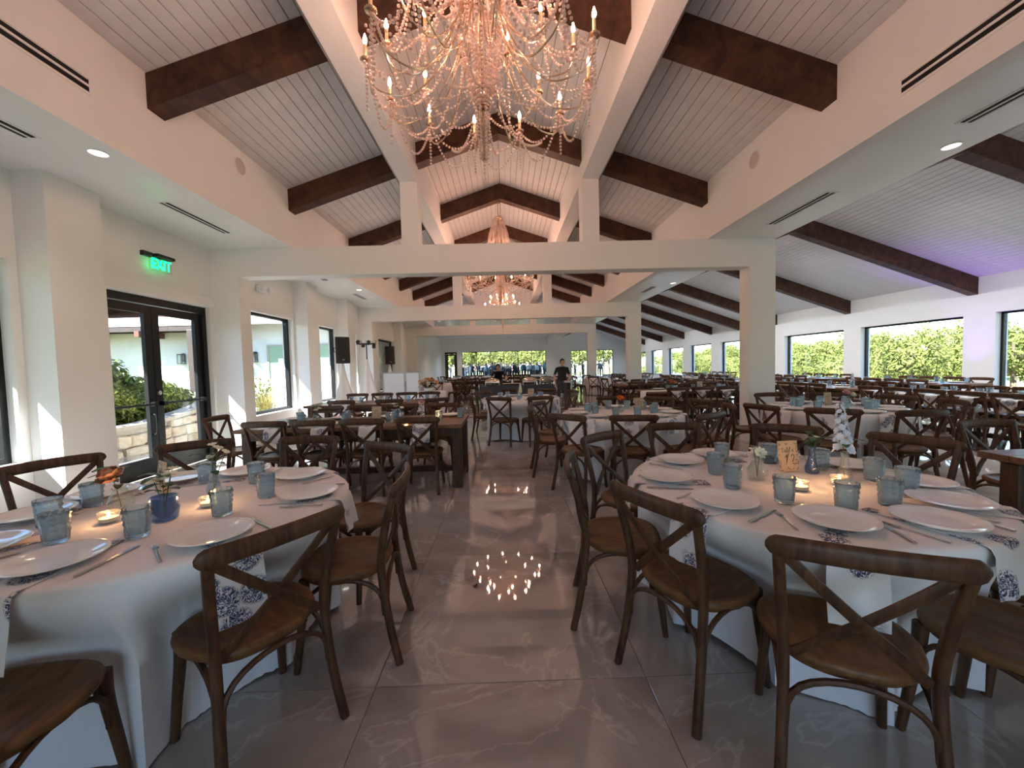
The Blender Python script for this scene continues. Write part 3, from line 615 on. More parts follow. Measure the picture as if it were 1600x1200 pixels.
for i, (x, y, sc) in enumerate(((-6.9, 11.6, 1.2), (-7.3, 12.2, 1.35), (-6.7, 12.5, 1.15), (-7.0, 13.3, 1.2), (-6.6, 13.9, 1.0))):
    plant('ornamental_grass', GS[i % 2], (x, y, -.05), sc, 'golden ornamental grass clump beside the white house, %s from the camera' % ORD[i], 'golden grasses beside the white house', 'grass', 'blades')
plant('garden_shrub', BS[2], (-7.9, 12.6, -.05), 1.5, 'upright bright green shrub at the corner of the white house', None)
# the white house across the walk
hs = thing('house', 'white stucco house with red roof and timber porch across the garden', 'house', (0, 0, 0))
HY = 15.0
link('wall', MB().box(-22, -5.3, HY, HY+6, -.15, 3.55).mesh('wall'), 'stucco', hs)
for xa_, xb_ in ((-8.75, -7.95), (-7.05, -6.25), (-10.3, -9.7)):
    wf = link('window', MB().box(xa_-.06, xa_, HY-.05, HY+.02, .6, 2.4).box(xb_, xb_+.06, HY-.05, HY+.02, .6, 2.4).box(xa_, xb_, HY-.05, HY+.02, 2.34, 2.4).box(xa_, xb_, HY-.05, HY+.02, .6, .66).mesh('window'), 'ash', hs)
    link('pane', MB().box(xa_, xb_, HY-.02, HY-.005, 1.15, 2.34).mesh('pane'), 'shade_green', wf)
    link('lower_panel', MB().box(xa_, xb_, HY-.03, HY-.01, .66, 1.15).mesh('lower_panel'), 'stucco', wf)
# sloping roof with an overhang, then the timber porch on its left
link('roof', MB().loft([[(x, y, z) for y, z in ((HY-.80, 3.20), (HY+4, 5.1), (HY+4, 5.3), (HY-.80, 3.38))] for x in (-22, -5.1)]).mesh('roof'), 'roof_red', hs)
rf = link('porch_roof', MB().loft([[(x, y, z) for x, z in ((-16.6, 3.15), (-12.2, 4.35), (-9.2, 3.5), (-9.2, 3.68), (-12.2, 4.55), (-16.6, 3.33))] for y in (13.95, HY+.6)]).mesh('porch_roof'), 'roof_red', hs)
for y in (14.15, 14.7): link('porch_beam', MB().box(-15.6, -9.4, y, y+.16, 2.92, 3.16).mesh('porch_beam'), 'timber_dark', hs)
for x in (-14.9, -12.7, -10.6): link('porch_beam', MB().box(x, x+.16, 13.95, HY, 2.72, 2.92).mesh('porch_beam'), 'roof_red', hs)
for x, y in ((-14.9, 14.1), (-11.05, 14.1)): link('porch_post', MB().cbox(x, x+.26, y, y+.26, -.1, 2.95, .02).mesh('porch_post'), 'timber_dark', hs)
link('fascia', MB().box(-22, -5.1, HY-.87, HY-.79, 3.1, 3.4).mesh('fascia'), 'stucco', hs)
for k, x in enumerate((-11.9, -9.25)):
    s_ = thing('wall_lantern', 'dark square wall lantern on the white house, %s from the left' % ORD[k], 'lantern', (x, HY, 1.95), 0, 'lanterns on the white house')
    link('frame', MB().box(-.09, .09, -.20, -.02, .16, .19).box(-.09, .09, -.20, -.02, -.17, -.15).box(-.09, -.075, -.20, -.185, -.15, .16).box(.075, .09, -.20, -.185, -.15, .16).box(-.09, -.075, -.035, -.02, -.15, .16).box(.075, .09, -.035, -.02, -.15, .16).box(-.05, .05, -.03, 0, -.1, .22).mesh('frame'), 'black_frame', s_)
    link('glass', MB().box(-.072, .072, -.182, -.04, -.15, .16).mesh('glass'), 'clear_glass', s_)
link('downpipe', MB().tube([(-9.55, HY-.06, -.1), (-9.55, HY-.06, 3.2)], .035, n=8).mesh('downpipe', 40), 'ash', hs)
# ================================================================== chairs
def seat_mb(n=40):
    mb = MB(); out = []
    for i in range(n):
        a = 2*PI*i/n; c, s = math.cos(a), math.sin(a); e = .72
        x = math.copysign(abs(c)**e, c); y = math.copysign(abs(s)**e, s)
        hw = .228 if y > 0 else .228-.035*abs(y); out.append((x*hw, y*.205))
    R = lambda k, z: [(x*k, y*k, z) for x, y in out]
    mb.loft([R(.90, .405), R(.93, .425), R(1.0, .430), R(1.015, .441), R(1.0, .452), R(.97, .457), R(.86, .457), R(.845, .4535), R(.5, .4505), R(.06, .450)]); return mb
def chair_parts(n=8, ns=8, seg=5):
    """list of (name, MB, material) in chair space: origin on the floor, front towards +Y"""
    P = [('seat', seat_mb(40 if n > 6 else 18), 'seat_wood')]
    for s in (-1, 1):
        pts = [(s*.212, -.265, 0), (s*.196, -.222, .2), (s*.188, -.196, .40), (s*.190, -.196, .52), (s*.203, -.226, .68), (s*.214, -.258, .80), (s*.217, -.268, .845)]
        P.append(('leg', MB().tube(spline(pts, seg), lambda u: .0195-.004*abs(u-.45), lambda u: .0165, n=n, ref=(1, 0, 0), sq=.7), 'chair_wood'))
        mb = MB().tube(spline([(s*.200, .200, 0), (s*.190, .182, .16), (s*.178, .165, .32), (s*.176, .160, .43)], seg), lambda u: .0145+.007*u, None, n=n, ref=(1, 0, 0), sq=.7)
        mb.add(*(lambda m_: (m_.v, m_.f))(MB().tube([(s*.176, .158, .425), (s*.150, .156, .40), (s*.160, .157, .345)], .011, .012, n=6, ref=(0, 1, 0))))
        P.append(('leg', mb, 'chair_wood'))
    # bowed top rail, thick ends
    L = 20 if n > 6 else 7; pts = []
    for i in range(L+1):
        u = -math.cos(PI*i/L); pts.append((u*.250, -.262-.034*(1-u*u), .832+.006*(1-u*u)))
    endr = lambda t_: (lambda x: math.sqrt(max(.02, 1-max(0, (abs(x)-.86)/.14)**2)))(-math.cos(PI*t_))
    P.append(('top_rail', MB().tube(pts, lambda u: .0155*max(.35, endr(u)), lambda u: .0345*max(.22, endr(u)), n=n+2, ref=(0, 0, 1), sq=.75), 'chair_wood'))
    # the crossed back braces
    for s in (-1, 1):
        o = .007*s
        pts = [(s*.200, -.262+o, .808), (s*.105, -.254+o, .715), (0, -.238+o, .615), (-s*.09, -.216+o, .530), (-s*.168, -.188+o*.6, .452)]
        P.append(('cross_brace', MB().tube(spline(pts, seg), lambda u: .0175, lambda u: .0065, n=n, ref=(0, 1, .25), sq=.55), 'chair_wood'))
    # bentwood arches between the legs
    def arch(a, b_, zl, zt):
        a, b_ = Vector(a), Vector(b_); K = 14 if n > 6 else 6; pts = []
        for i in range(K+1):
            th = PI*i/K; u = .5-.5*math.cos(th); zz = zl+(zt-zl)*(math.sin(th)**.62 if 0 < i < K else 0); p = a.lerp(b_, u); pts.append((p.x, p.y, zz))
        d = (b_-a).normalized(); return MB().tube(pts, .0095, .0115, n=max(6, n-2), ref=(-d.y, d.x, 0), sq=.8)
    P.append(('arch_brace', arch((-.185, -.212, 0), (.185, -.212, 0), .235, .412), 'chair_wood'))
    for s in (-1, 1): P.append(('arch_brace', arch((s*.192, -.20, 0), (s*.184, .160, 0), .235, .412), 'chair_wood'))
    P.append(('arch_brace', arch((-.176, .172, 0), (.176, .172, 0), .235, .412), 'chair_wood'))
    return P
CH = []
for nm, mb, mt in chair_parts():
    me = mb.mesh(nm, 50); me.materials.append(MATS[mt]); CH.append((nm, me))
lo = MB(); seat_n = None
for nm, mb, mt in chair_parts(5, 4, 2):
    if nm == 'seat': seat_n = len(mb.f)
    lo.add(mb.v, mb.f)
LOCH = lo.mesh('chair', 50); LOCH.materials.append(MATS['chair_wood']); LOCH.materials.append(MATS['seat_wood'])
for p in LOCH.polygons[:seat_n]: p.material_index = 1
NCH = [0]
def chair(x, y, face, label, group, hi=True):
    """seat centre x,y; face = direction the sitter looks (radians)"""
    NCH[0] += 1; rz = face-PI/2
    if hi:
        o = thing('cross_back_chair', label, 'chair', (x, y, 0), rz, group)
        for nm, me in CH: link(nm, me, None, o)
    else:
        o = tag(link('cross_back_chair', LOCH, None, None, (x, y, 0), (0, 0, rz)), label, 'chair', group)
    return o
RB = .29            # how far the rail sits behind the seat centre
def ring_chairs(c, spec, tname, hi=True, group=None):
    """chairs round a table; spec = [(angle of the chair seen from the centre, rail distance[, twist])]"""
    out = []
    for s in spec:
        a, d = math.radians(s[0]), s[1]; tw = math.radians(s[2]) if len(s) > 2 else 0; face = a+PI+tw
        rx, ry = c[0]+d*math.cos(a), c[1]+d*math.sin(a); x, y = rx+RB*math.cos(face), ry+RB*math.sin(face)
        chair(x, y, face, 'brown cross-back chair at the %s side of the %s' % (clock(s[0]), tname), group or 'chairs around the ' + tname, hi); out.append((x, y, face))
    return out
def row_chair(x, y, face, where, tname, hi=True):
    fx, fy = math.cos(face), math.sin(face); return chair(x+RB*fx, y+RB*fy, face, 'cross-back chair, %s of the %s' % (where, tname), 'chairs at the ' + tname, hi)

# ================================================================== cloth covered round tables
TR = .762; TZ = .76
def round_table(c, chairs, label, seed, name='round_table', hi=True):
    """floor length cloth that yields where the seats are pushed in"""
    r = random.Random(seed); o = thing(name, label, 'table', (c[0], c[1], 0), 0, 'round tables under white cloths')
    N = 192 if hi else 72; K = 16 if hi else 8
    ph = [(r.choice((7, 9, 11, 13, 16, 19)), r.random()*6.28, r.uniform(.4, 1)) for _ in range(5)]
    # seat footprint, sampled in table space
    foot = []
    for x, y, face in chairs:
        fx, fy = math.cos(face), math.sin(face); sx, sy = -fy, fx
        for u in [k/6 for k in range(-6, 7)]:
            wv = .245*u; dv = .225*math.sqrt(max(0, 1-abs(u)**3.2))+.01
            for e in (0, .5, 1): foot.append((x+fx*dv*(1-e)+sx*wv-c[0], y+fy*dv*(1-e)+sy*wv-c[1]))
    pol = [(math.atan2(b_, a), math.hypot(a, b_)) for a, b_ in foot]
    lim = []
    for i in range(N):
        th = 2*PI*i/N; m_ = 9.
        for a, rr in pol:
            d = abs((a-th+PI) % (2*PI)-PI)
            if d < .20: m_ = min(m_, rr-.02+max(0, d-.07)*1.6)
        lim.append(m_)
    rings = []
    for rr in (.05, .25, .5, .7, .742): rings.append([(rr*math.cos(2*PI*i/N), rr*math.sin(2*PI*i/N), TZ) for i in range(N)])
    rings.append([((TR-.006)*math.cos(2*PI*i/N), (TR-.006)*math.sin(2*PI*i/N), TZ-.004) for i in range(N)])
    for k in range(K+1):
        u = k/K; z = TZ-.015-(TZ-.018)*u; ring = []
        for i in range(N):
            th = 2*PI*i/N; f = sum(w_*math.sin(n_*th+p_) for n_, p_, w_ in ph)/2.2
            rad = TR+.006+.035*u+(.005+.045*u**.9)*f*min(1, u*4)
            b_ = min(1, max(0, (u-.02)/.42)); b_ = b_*b_*(3-2*b_)
            m_ = max(.34, lim[i])
            if m_ < rad: rad = rad*(1-b_)+m_*b_
            zz = z+ (.012*math.sin(3*th+ph[0][1])+.012 if k == K else 0)
            ring.append((rad*math.cos(th), rad*math.sin(th), max(.004, zz)))
        rings.append(ring)
    link('tablecloth', MB().loft(rings, cap=False).add([(p[0], p[1], TZ) for p in rings[0]], [tuple(range(N))]).mesh('tablecloth', 80), 'cloth_white', o)
    link('tabletop', MB().lathe([(.70, .725), (TR-.012, .727), (TR-.012, .752), (.7, .755)], 48).mesh('tabletop', 40), 'table_wood', o)
    return o
NF1, NF2 = 'right front round table', 'left front round table'
T1, T2, T4, T5, T6 = (1.455, 2.02), (-1.605, 1.934), (1.50, 5.10), (.30, 7.80), (4.20, 5.00)
c1 = ring_chairs(T1, [(168.5, 1.13), (206, .99), (245, 1.06), (289, 1.07), (332, 1.15), (23.7, 1.38), (54.5, 1.40), (90, 1.40), (126, 1.24)], NF1)
c2 = ring_chairs(T2, [(-34.5, 1.0), (6, 1.08), (50, 1.20, 10), (90, 1.33), (124.6, 1.50), (153, 1.54), (-83, 1.12)], NF2)
c4 = ring_chairs(T4, [(260, 1.12), (226, 1.24), (180, 1.2), (146, 1.26), (80, 1.33), (48, 1.34), (17, 1.31), (-14, 1.30), (-60, 1.26)], 'middle right round table')
c5 = ring_chairs(T5, [(246, 1.05), (287, 1.08), (183, 1.0), (134, 1.15), (97, 1.30), (60, 1.28), (-28, 1.12), (20, 1.2)], 'mid aisle round table')
c6 = ring_chairs(T6, [(230, 1.18), (265, 1.22), (342, 1.24), (16, 1.22), (54, 1.24), (89, 1.27), (196, 1.22), (150, 1.2), (305, 1.22)], 'column side round table')
round_table(T1, c1, 'round table under white cloth with Table 12 card, right front', 1)
round_table(T2, c2, 'round table under white cloth with peach rose, left front', 2)
round_table(T4, c4, 'round table under white cloth with orange flower, middle right of aisle', 3)
round_table(T5, c5, 'round table under white cloth in mid aisle before the buffet', 4)
round_table(T6, c6, 'round table under white cloth by the first right column', 5)

# ================================================================== long wooden tables
def wood_table(xa, xb, ya, yb, label, along='x'):
    cx_, cy_ = (xa+xb)/2, (ya+yb)/2; L, W = (xb-xa, yb-ya) if along == 'x' else (yb-ya, xb-xa)
    o = thing('farm_table', label, 'table', (cx_, cy_, 0), 0 if along == 'x' else PI/2, 'long wooden tables')
    n = 6; pwid = W/n; pme = MB().cbox(-L/2, L/2, -pwid/2+.001, pwid/2-.001, .715, .758, .004).mesh('plank'); pme.materials.append(MATS['table_wood'])
    for k in range(n): link('plank', pme, None, o, (0, -W/2+(k+.5)*pwid, 0))
    for s in (-1, 1):
        link('apron', MB().box(-L/2+.10, L/2-.10, s*(W/2-.10)-.012, s*(W/2-.10)+.012, .615, .714).mesh('apron'), 'table_leg_wood', o)
    for sx in (-1, 1):
        link('end_rail', MB().box(sx*(L/2-.075)-.04, sx*(L/2-.075)+.04, -W/2+.16, W/2-.16, .03, .11).mesh('end_rail'), 'table_leg_wood', o)
        for sy in (-1, 1): link('leg', MB().cbox(sx*(L/2-.075)-.055, sx*(L/2-.075)+.055, sy*(W/2-.16)-.055, sy*(W/2-.16)+.055, 0, .714, .01).mesh('leg'), 'table_leg_wood', o)
        link('diagonal_brace', MB().tube([(sx*(L/2-.24), 0, .10), (sx*(L/2-.72), 0, .70)], .035, .03, n=8, ref=(0, 1, 0), sq=.4).mesh('diagonal_brace'), 'table_leg_wood', o)
    link('stretcher', MB().box(-L/2+.12, L/2-.12, -.03, .03, .11, .18).mesh('stretcher'), 'table_leg_wood', o)
    return o
N3 = 'left aisle wooden table'
wood_table(-3.05, -.50, 4.45, 5.45, 'long wooden table left of the aisle, behind the left front round table')
for k, x in enumerate((-2.62, -2.10, -1.57, -.97)): row_chair(x, 4.30, PI/2, '%s from left on near side' % ORD[k], N3)
for k, x in enumerate((-2.66, -2.12, -1.55, -.95)): row_chair(x, 5.98, -PI/2, '%s from left on far side' % ORD[k], N3)
row_chair(-3.62, 4.98, 0.05, 'alone at the left end', N3)
N3b = 'wooden table by the speakers'
wood_table(-3.70, -1.35, 7.30, 8.30, 'long wooden table near the white screened speaker stands')
for k, (x, f) in enumerate(((-2.9, 90), (-2.05, 92), (-1.20, 124))): row_chair(x, 7.02, math.radians(f), '%s from left on near side' % ORD[k], N3b)
for k, x in enumerate((-3.3, -2.75, -2.2, -1.7)): row_chair(x, 8.95, -PI/2, '%s from left on far side' % ORD[k], N3b)
row_chair(-.86, 7.80, PI, 'alone at the right end', N3b)
N7 = 'right edge wooden table'
wood_table(3.14, 5.6, 1.57, 2.57, 'long wooden table cut by the right edge of the picture')
for k, x in enumerate((3.86, 4.6)): row_chair(x, 3.12, -PI/2, '%s from left on far side' % ORD[k], N7)
N8 = 'wooden table behind the column'
wood_table(3.10, 5.60, 8.42, 9.42, 'long wooden table with white runner behind the first right column')
for k, x in enumerate((3.60, 4.12, 4.64, 5.18)): row_chair(x, 8.14, PI/2, '%s from left on near side' % ORD[k], N8)
for k, x in enumerate((3.6, 4.15, 4.7, 5.2)): row_chair(x, 10.0, -PI/2, '%s from left on far side' % ORD[k], N8)
N9 = 'first window-side wooden table'
wood_table(6.93, 7.93, 4.25, 7.55, 'long wooden table running away beside the right windows', 'y')
for k, y in enumerate((4.62, 5.14, 5.65, 6.16, 6.67, 7.18)): row_chair(6.70, y, 0, '%s from camera on aisle side' % ORD[k], N9)
for k, y in enumerate((4.8, 5.4, 5.95, 6.45, 6.97)): row_chair(8.14, y, PI, '%s from camera on window side' % ORD[k], N9, False)
N9b = 'second window-side wooden table'
wood_table(6.88, 7.88, 7.9, 10.4, 'second long wooden table running away along the right windows', 'y')
for k, y in enumerate((8.30, 8.80, 9.30, 9.9)): row_chair(6.60, y, 0, '%s from camera on aisle side' % ORD[k], N9b)
for k, y in enumerate((8.3, 8.9, 9.45, 9.98)): row_chair(8.14, y, PI, '%s from camera on window side' % ORD[k], N9b, False)
# farther tables: same pieces, seen a few pixels high
FARW = []
def far_wood(xa, xb, ya, yb, label, tname, along='y', n=4):
    wood_table(xa, xb, ya, yb, label, along); FARW.append((xa, xb, ya, yb, along, tname))
    for k in range(n):
        u = .17+.66*k/(n-1)
        for s in (0, 1):
            if along == 'y': x, y, f = (xa-.27 if s == 0 else xb+.27), ya+(yb-ya)*u, (0 if s == 0 else PI)
            else: x, y, f = xa+(xb-xa)*u, (ya-.27 if s == 0 else yb+.27), (PI/2 if s == 0 else -PI/2)
            fx, fy = math.cos(f), math.sin(f); chair(x+RB*fx, y+RB*fy, f, 'small distant cross-back chair at the ' + tname, 'distant chairs at the ' + tname, False)
far_wood(6.9, 7.9, 11.2, 13.7, 'distant long wooden table along the right windows, third from the camera', 'third table along the right windows')
far_wood(6.9, 7.9, 14.6, 17.1, 'distant long wooden table along the right windows, fourth from the camera', 'fourth table along the right windows')
far_wood(9.6, 10.6, 8.4, 10.9, 'distant long wooden table close against the right windows', 'table close against the right windows')
far_wood(9.8, 10.8, 12.2, 14.7, 'distant long wooden table against the right windows, farther one', 'farther table against the right windows')
far_wood(3.3, 5.8, 11.4, 12.4, 'distant wooden table across the hall right of the buffet', 'table right of the buffet', 'x')
far_wood(-2.45, .05, 17.9, 18.9, 'distant wooden table behind the buffet before the last opening', 'table behind the buffet', 'x')
far_wood(.45, 2.95, 17.5, 18.5, 'distant wooden table right behind the buffet', 'table right behind the buffet', 'x')
far_wood(-.8, 1.7, 23.0, 24.0, 'distant wooden table beyond the last opening, middle', 'middle table beyond the last opening', 'x')
far_wood(9.2, 10.2, 17.5, 20.0, 'far wooden table deep in the right wing', 'far table deep in the right wing')
far_wood(6.0, 7.0, 19.0, 21.5, 'far wooden table in the right wing past the second column', 'table past the second column')
def far_round(c, label, tname, seed):
    cs = []
    for k in range(8):
        a = PI*2*k/8+.3; d = 1.37; f = a+PI; x, y = c[0]+(d-RB)*math.cos(a), c[1]+(d-RB)*math.sin(a)
        chair(x, y, f, 'small distant cross-back chair around the ' + tname, 'distant chairs around the ' + tname, False); cs.append((x, y, f))
    round_table(c, cs, label, seed, hi=False)
FARR = [((-2.6, 23.6), 'far left round table'), ((4.9, 14.75), 'far round table by the second column'), ((4.4, 18.05), 'far round table past the third column'), ((-2.9, 15.9), 'round table left behind the buffet')]
for k, (c, tname) in enumerate(FARR): far_round(c, 'round table under white cloth, the ' + tname, tname, 20+k)
# ================================================================== tableware
def keep(mb, name, mat, smooth=45):
    me = mb.mesh(name, smooth); me.materials.append(MATS[mat]); return me
PLATE = keep(MB().lathe([(.03, 0), (.085, 0), (.092, .004), (.128, .016), (.137, .020), (.138, .0225), (.134, .0235), (.118, .0175), (.092, .0085), (.08, .0065), (.02, .006)], 48), 'plate', 'porcelain', 60)
def tumbler_mb(n=56):
    rings = []
    def ring(r, z, amp):
        out = []
        for i in range(n):
            th = 2*PI*i/n; q = r
            if amp == 1: q += .0013*(1 if (i//2) % 2 else -1)                      # ribbed foot
            elif amp == 2: q += .0030*math.sin(5*th+z*150)*math.sin(6*th-z*130)+.0012*math.sin(11*th+z*300)   # pressed scrolls
            out.append((q*math.cos(th), q*math.sin(th), z))
        return out
    rings += [ring(.001, 0, 0), ring(.034, 0, 0), ring(.0365, .003, 0)] + [ring(.0366+.002*k/4, .006+.030*k/4, 1) for k in range(5)]
    rings += [ring(.0388+.0055*k/11, .042+.068*k/11, 2) for k in range(12)]
    rings += [ring(.0448, .114, 0), ring(.0440, .118, 0), ring(.0422, .117, 0), ring(.0400, .095, 0), ring(.0362, .05, 0), ring(.0335, .014, 0), ring(.001, .012, 0)]
    return MB().loft(rings, cap=False)
TUMB = keep(tumbler_mb(), 'tumbler', 'pressed_glass', 60)
TUMB_LO = keep(MB().lathe([(.034, .0), (.0385, .055), (.0445, .116), (.0405, .113), (.033, .014)], 10, cap=True), 'tumbler', 'tumbler_glass', 50)
def strip(wd, r0, r1, drop, n=7, wav=.004):
    """napkin lying outwards along +X from r0 and hanging over the edge at r1"""
    pts = [(r0, 0)] + [(r0+(r1-r0)*k/4, 0.0) for k in range(1, 5)] + [(r1+.014, -.006), (r1+.022, -.03)] + [(r1+.026+.006*k, -.03-(drop-.03)*(k+1)/4) for k in range(4)]
    v = []; f = []; t = .0022
    for k, (x, z) in enumerate(pts):
        for j in range(n):
            y = wd*(-.5+j/(n-1))*(1+.03*math.sin(k)); v.append((x+(.006*math.sin(j*1.7+k*.4) if z < -.02 else 0), y, z+t+(wav*abs(math.sin(j*1.1+k*.9))*.5 if z == 0 else 0)))
    m = len(pts)
    for k in range(m-1):
        for j in range(n-1): f.append((k*n+j, k*n+j+1, (k+1)*n+j+1, (k+1)*n+j))
    o = len(v); nv = [(x-(0 if z > .0 else .0016), y, z-t if z > -.01 else z) for x, y, z in v]
    f2_ = [tuple(o+i for i in q[::-1]) for q in f]
    rim = [j for j in range(n)] + [k*n+n-1 for k in range(1, m)] + [(m-1)*n+j for j in range(n-2, -1, -1)] + [k*n for k in range(m-2, 0, -1)]
    return MB().add(v+nv, f+f2_+[(rim[i], o+rim[i], o+rim[(i+1) % len(rim)], rim[(i+1) % len(rim)]) for i in range(len(rim))])
NAP = [keep(strip(.17, .40, TR+.002, .17+.05*k), 'napkin', 'toile', 60) for k in range(3)]
NAPW = [keep(strip(.19, .10, .30, .15+.04*k), 'napkin', 'toile', 60) for k in range(2)]
def knife():
    return MB().tube([(-.105, 0, .004), (-.06, 0, .005), (-.005, 0, .004)], lambda u: .0065-.001*u, lambda u: .0035, n=8, ref=(0, 0, 1)).tube([(-.005, 0, .003), (.06, .001, .003), (.105, .0, .003), (.118, -.004, .003)], lambda u: .0085*(1-.75*u**6), lambda u: .0012, n=6, ref=(0, 0, 1))
def fork():
    mb = MB().tube([(-.095, 0, .003), (-.03, 0, .004), (.035, 0, .006)], lambda u: .0062-.0032*u, lambda u: .0015, n=8, ref=(0, 0, 1)).tube([(.033, 0, .006), (.048, 0, .006), (.060, 0, .0045)], lambda u: .003+.008*min(1, u*1.5), lambda u: .0012, n=8, ref=(0, 0, 1))
    for k in range(4): mb.tube([(.058, -.0088+.0058*k, .0045), (.078, -.0088+.0058*k, .0035), (.098, -.0088+.0058*k, .0055)], lambda u: .0018*(1-.5*u), lambda u: .0011, n=6, ref=(0, 0, 1))
    return mb
KN, FK = keep(knife(), 'knife', 'steel'), keep(fork(), 'fork', 'steel')
def settings(c, angs, tname, glasses=None, cutlery=True, plate_r=.585, lo=False, nap=True):
    for i, a in enumerate(angs):
        th = math.radians(a); er = Vector((math.cos(th), math.sin(th), 0)); et = Vector((-er.y, er.x, 0)); cc = Vector((c[0], c[1], TZ+.001)); ck = clock(a)
        pr = plate_r+rng.uniform(-.015, .015)
        if nap: tag(link('napkin', NAP[i % 3], None, None, tuple(cc), (0, 0, th+math.radians(rng.uniform(-3, 3)))), 'blue printed napkin under the %s plate of the %s' % (ck, tname), 'napkin', 'napkins on the ' + tname)
        tag(link('dinner_plate', PLATE, None, None, tuple(cc+er*pr+Vector((0, 0, .0055 if nap else 0))), (0, 0, rng.random()*6)), 'round white plate at the %s place of the %s' % (ck, tname), 'plate', 'plates on the ' + tname)
        if cutlery:
            j = rng.uniform(-.012, .012)
            tag(link('knife', KN, None, None, tuple(cc+er*(pr+.02+j)+et*.168), (0, 0, th+PI+rng.uniform(-.09, .09))), 'steel knife right of the %s plate on the %s' % (ck, tname), 'knife', 'knives on the ' + tname)
            tag(link('fork', FK, None, None, tuple(cc+er*(pr+.01+j)-et*.165), (0, 0, th+PI+rng.uniform(-.09, .09))), 'steel fork left of the %s plate on the %s' % (ck, tname), 'fork', 'forks on the ' + tname)
        if glasses is None:
            p = cc+er*(pr-.19)+et*.13; tag(link('tumbler', TUMB_LO if lo else TUMB, None, None, tuple(p)), 'pale blue tumbler by the %s plate of the %s' % (ck, tname), 'glass', 'tumblers on the ' + tname)
    for x, y in glasses or ():
        a = math.degrees(math.atan2(y-c[1], x-c[0]))
        tag(link('tumbler', TUMB, None, None, (x, y, TZ+.001), (0, 0, rng.random()*6)), 'pale blue tumbler %s from the centre of the %s' % (clock(a), tname), 'glass', 'tumblers on the ' + tname)
settings(T1, [170, 211, 250, 286, 318, 349, 23, 60, 96, 128], NF1, [(1.235, 1.726), (1.127, 1.944), (1.18, 2.201), (1.36, 2.46), (1.624, 2.401), (1.804, 2.226), (1.888, 1.986), (1.419, 1.614), (1.639, 1.648), (1.871, 1.80)])
settings(T2, [9, 52, 95, 128, 160, 190, 231, 275, 319], NF2, [(-1.761, 1.549), (-1.983, 1.723), (-2.044, 1.965), (-1.475, 1.579), (-1.764, 2.335), (-1.454, 2.303), (-1.239, 2.032), (-1.292, 1.79)])
settings(T4, [262, 226, 185, 148, 115, 80, 45, 12, -22, -60], 'middle right round table')
settings(T5, [246, 287, 325, 0, 36, 72, 108, 145, 183, 215], 'mid aisle round table', cutlery=False, lo=True)
settings(T6, [228, 265, 305, 340, 14, 50, 86, 122, 158, 193], 'column side round table', cutlery=False)
def row_settings(xs, y, side, where, tname, W=1.0, cutlery=False, lo=False, flip=False, nap=True, ycen=None):
    """places along the long side of a wooden table; side -1 is the near edge"""
    for k, x in enumerate(xs):
        ord_ = '%s from %s on %s' % (ORD[k], 'camera' if flip else 'left', where)
        def P(a, b_, z): return ((a, b_, z) if not flip else (b_, a, z))
        edge = y; inn = -side
        if nap:
            rz = (PI/2 if side > 0 else -PI/2) if not flip else (0 if side > 0 else PI)
            tag(link('napkin', NAPW[k % 2], None, None, P(x, edge-side*.30, .7585), (0, 0, rz)), 'blue printed napkin, %s side of the %s' % (ord_, tname), 'napkin', 'napkins on the ' + tname)
        tag(link('dinner_plate', PLATE, None, None, P(x, edge+inn*.19, .7645 if nap else .759)), 'round white plate, %s side of the %s' % (ord_, tname), 'plate', 'plates on the ' + tname)
        tag(link('tumbler', TUMB_LO if lo else TUMB, None, None, P(x+.14, edge+inn*.36, .759)), 'pale blue tumbler, %s side of the %s' % (ord_, tname), 'glass', 'tumblers on the ' + tname)
row_settings((-2.60, -2.08, -1.55, -.95), 4.45, -1, 'near', N3)
row_settings((-2.76, -2.16, -1.55, -.72), 5.45, 1, 'far', N3)
row_settings((-2.9, -2.0, -1.5), 7.30, -1, 'near', N3b, lo=True); row_settings((-3.2, -2.5, -1.7), 8.30, 1, 'far', N3b, lo=True)
row_settings((3.6, 4.5), 2.57, 1, 'far', N7); row_settings((3.5, 4.3, 5.1), 1.57, -1, 'near', N7)
row_settings((3.67, 4.2, 4.75, 5.25), 8.42, -1, 'near', N8, lo=True); row_settings((3.6, 4.2, 4.8, 5.3), 9.42, 1, 'far', N8, lo=True)
row_settings((4.8, 5.3, 5.8, 6.3, 6.8, 7.2), 6.93, -1, 'aisle', N9, lo=True, flip=True); row_settings((4.9, 5.4, 5.9, 6.4, 6.9), 7.93, 1, 'window', N9, lo=True, flip=True, nap=False)
row_settings((8.2, 8.8, 9.4, 10.0), 6.88, -1, 'aisle', N9b, lo=True, flip=True, nap=False); row_settings((8.3, 8.9, 9.5, 10.1), 7.88, 1, 'window', N9b, lo=True, flip=True, nap=False)
for xa, xb, ya, yb, al, tname in FARW:
    for k in range(4):
        u = (k+.5)/4
        for s in (.22, .78):
            p = (xa+(xb-xa)*s, ya+(yb-ya)*u, .759) if al == 'y' else (xa+(xb-xa)*u, ya+(yb-ya)*s, .759)
            tag(link('tumbler', TUMB_LO, None, None, p), 'tiny pale blue tumbler on the ' + tname, 'glass', 'distant tumblers on the ' + tname)
            q = (p[0]+.16, p[1], .759) if al == 'x' else (p[0], p[1]+.22, .759)
            tag(link('dinner_plate', PLATE, None, None, q), 'tiny round white plate on the ' + tname, 'plate', 'distant plates on the ' + tname)
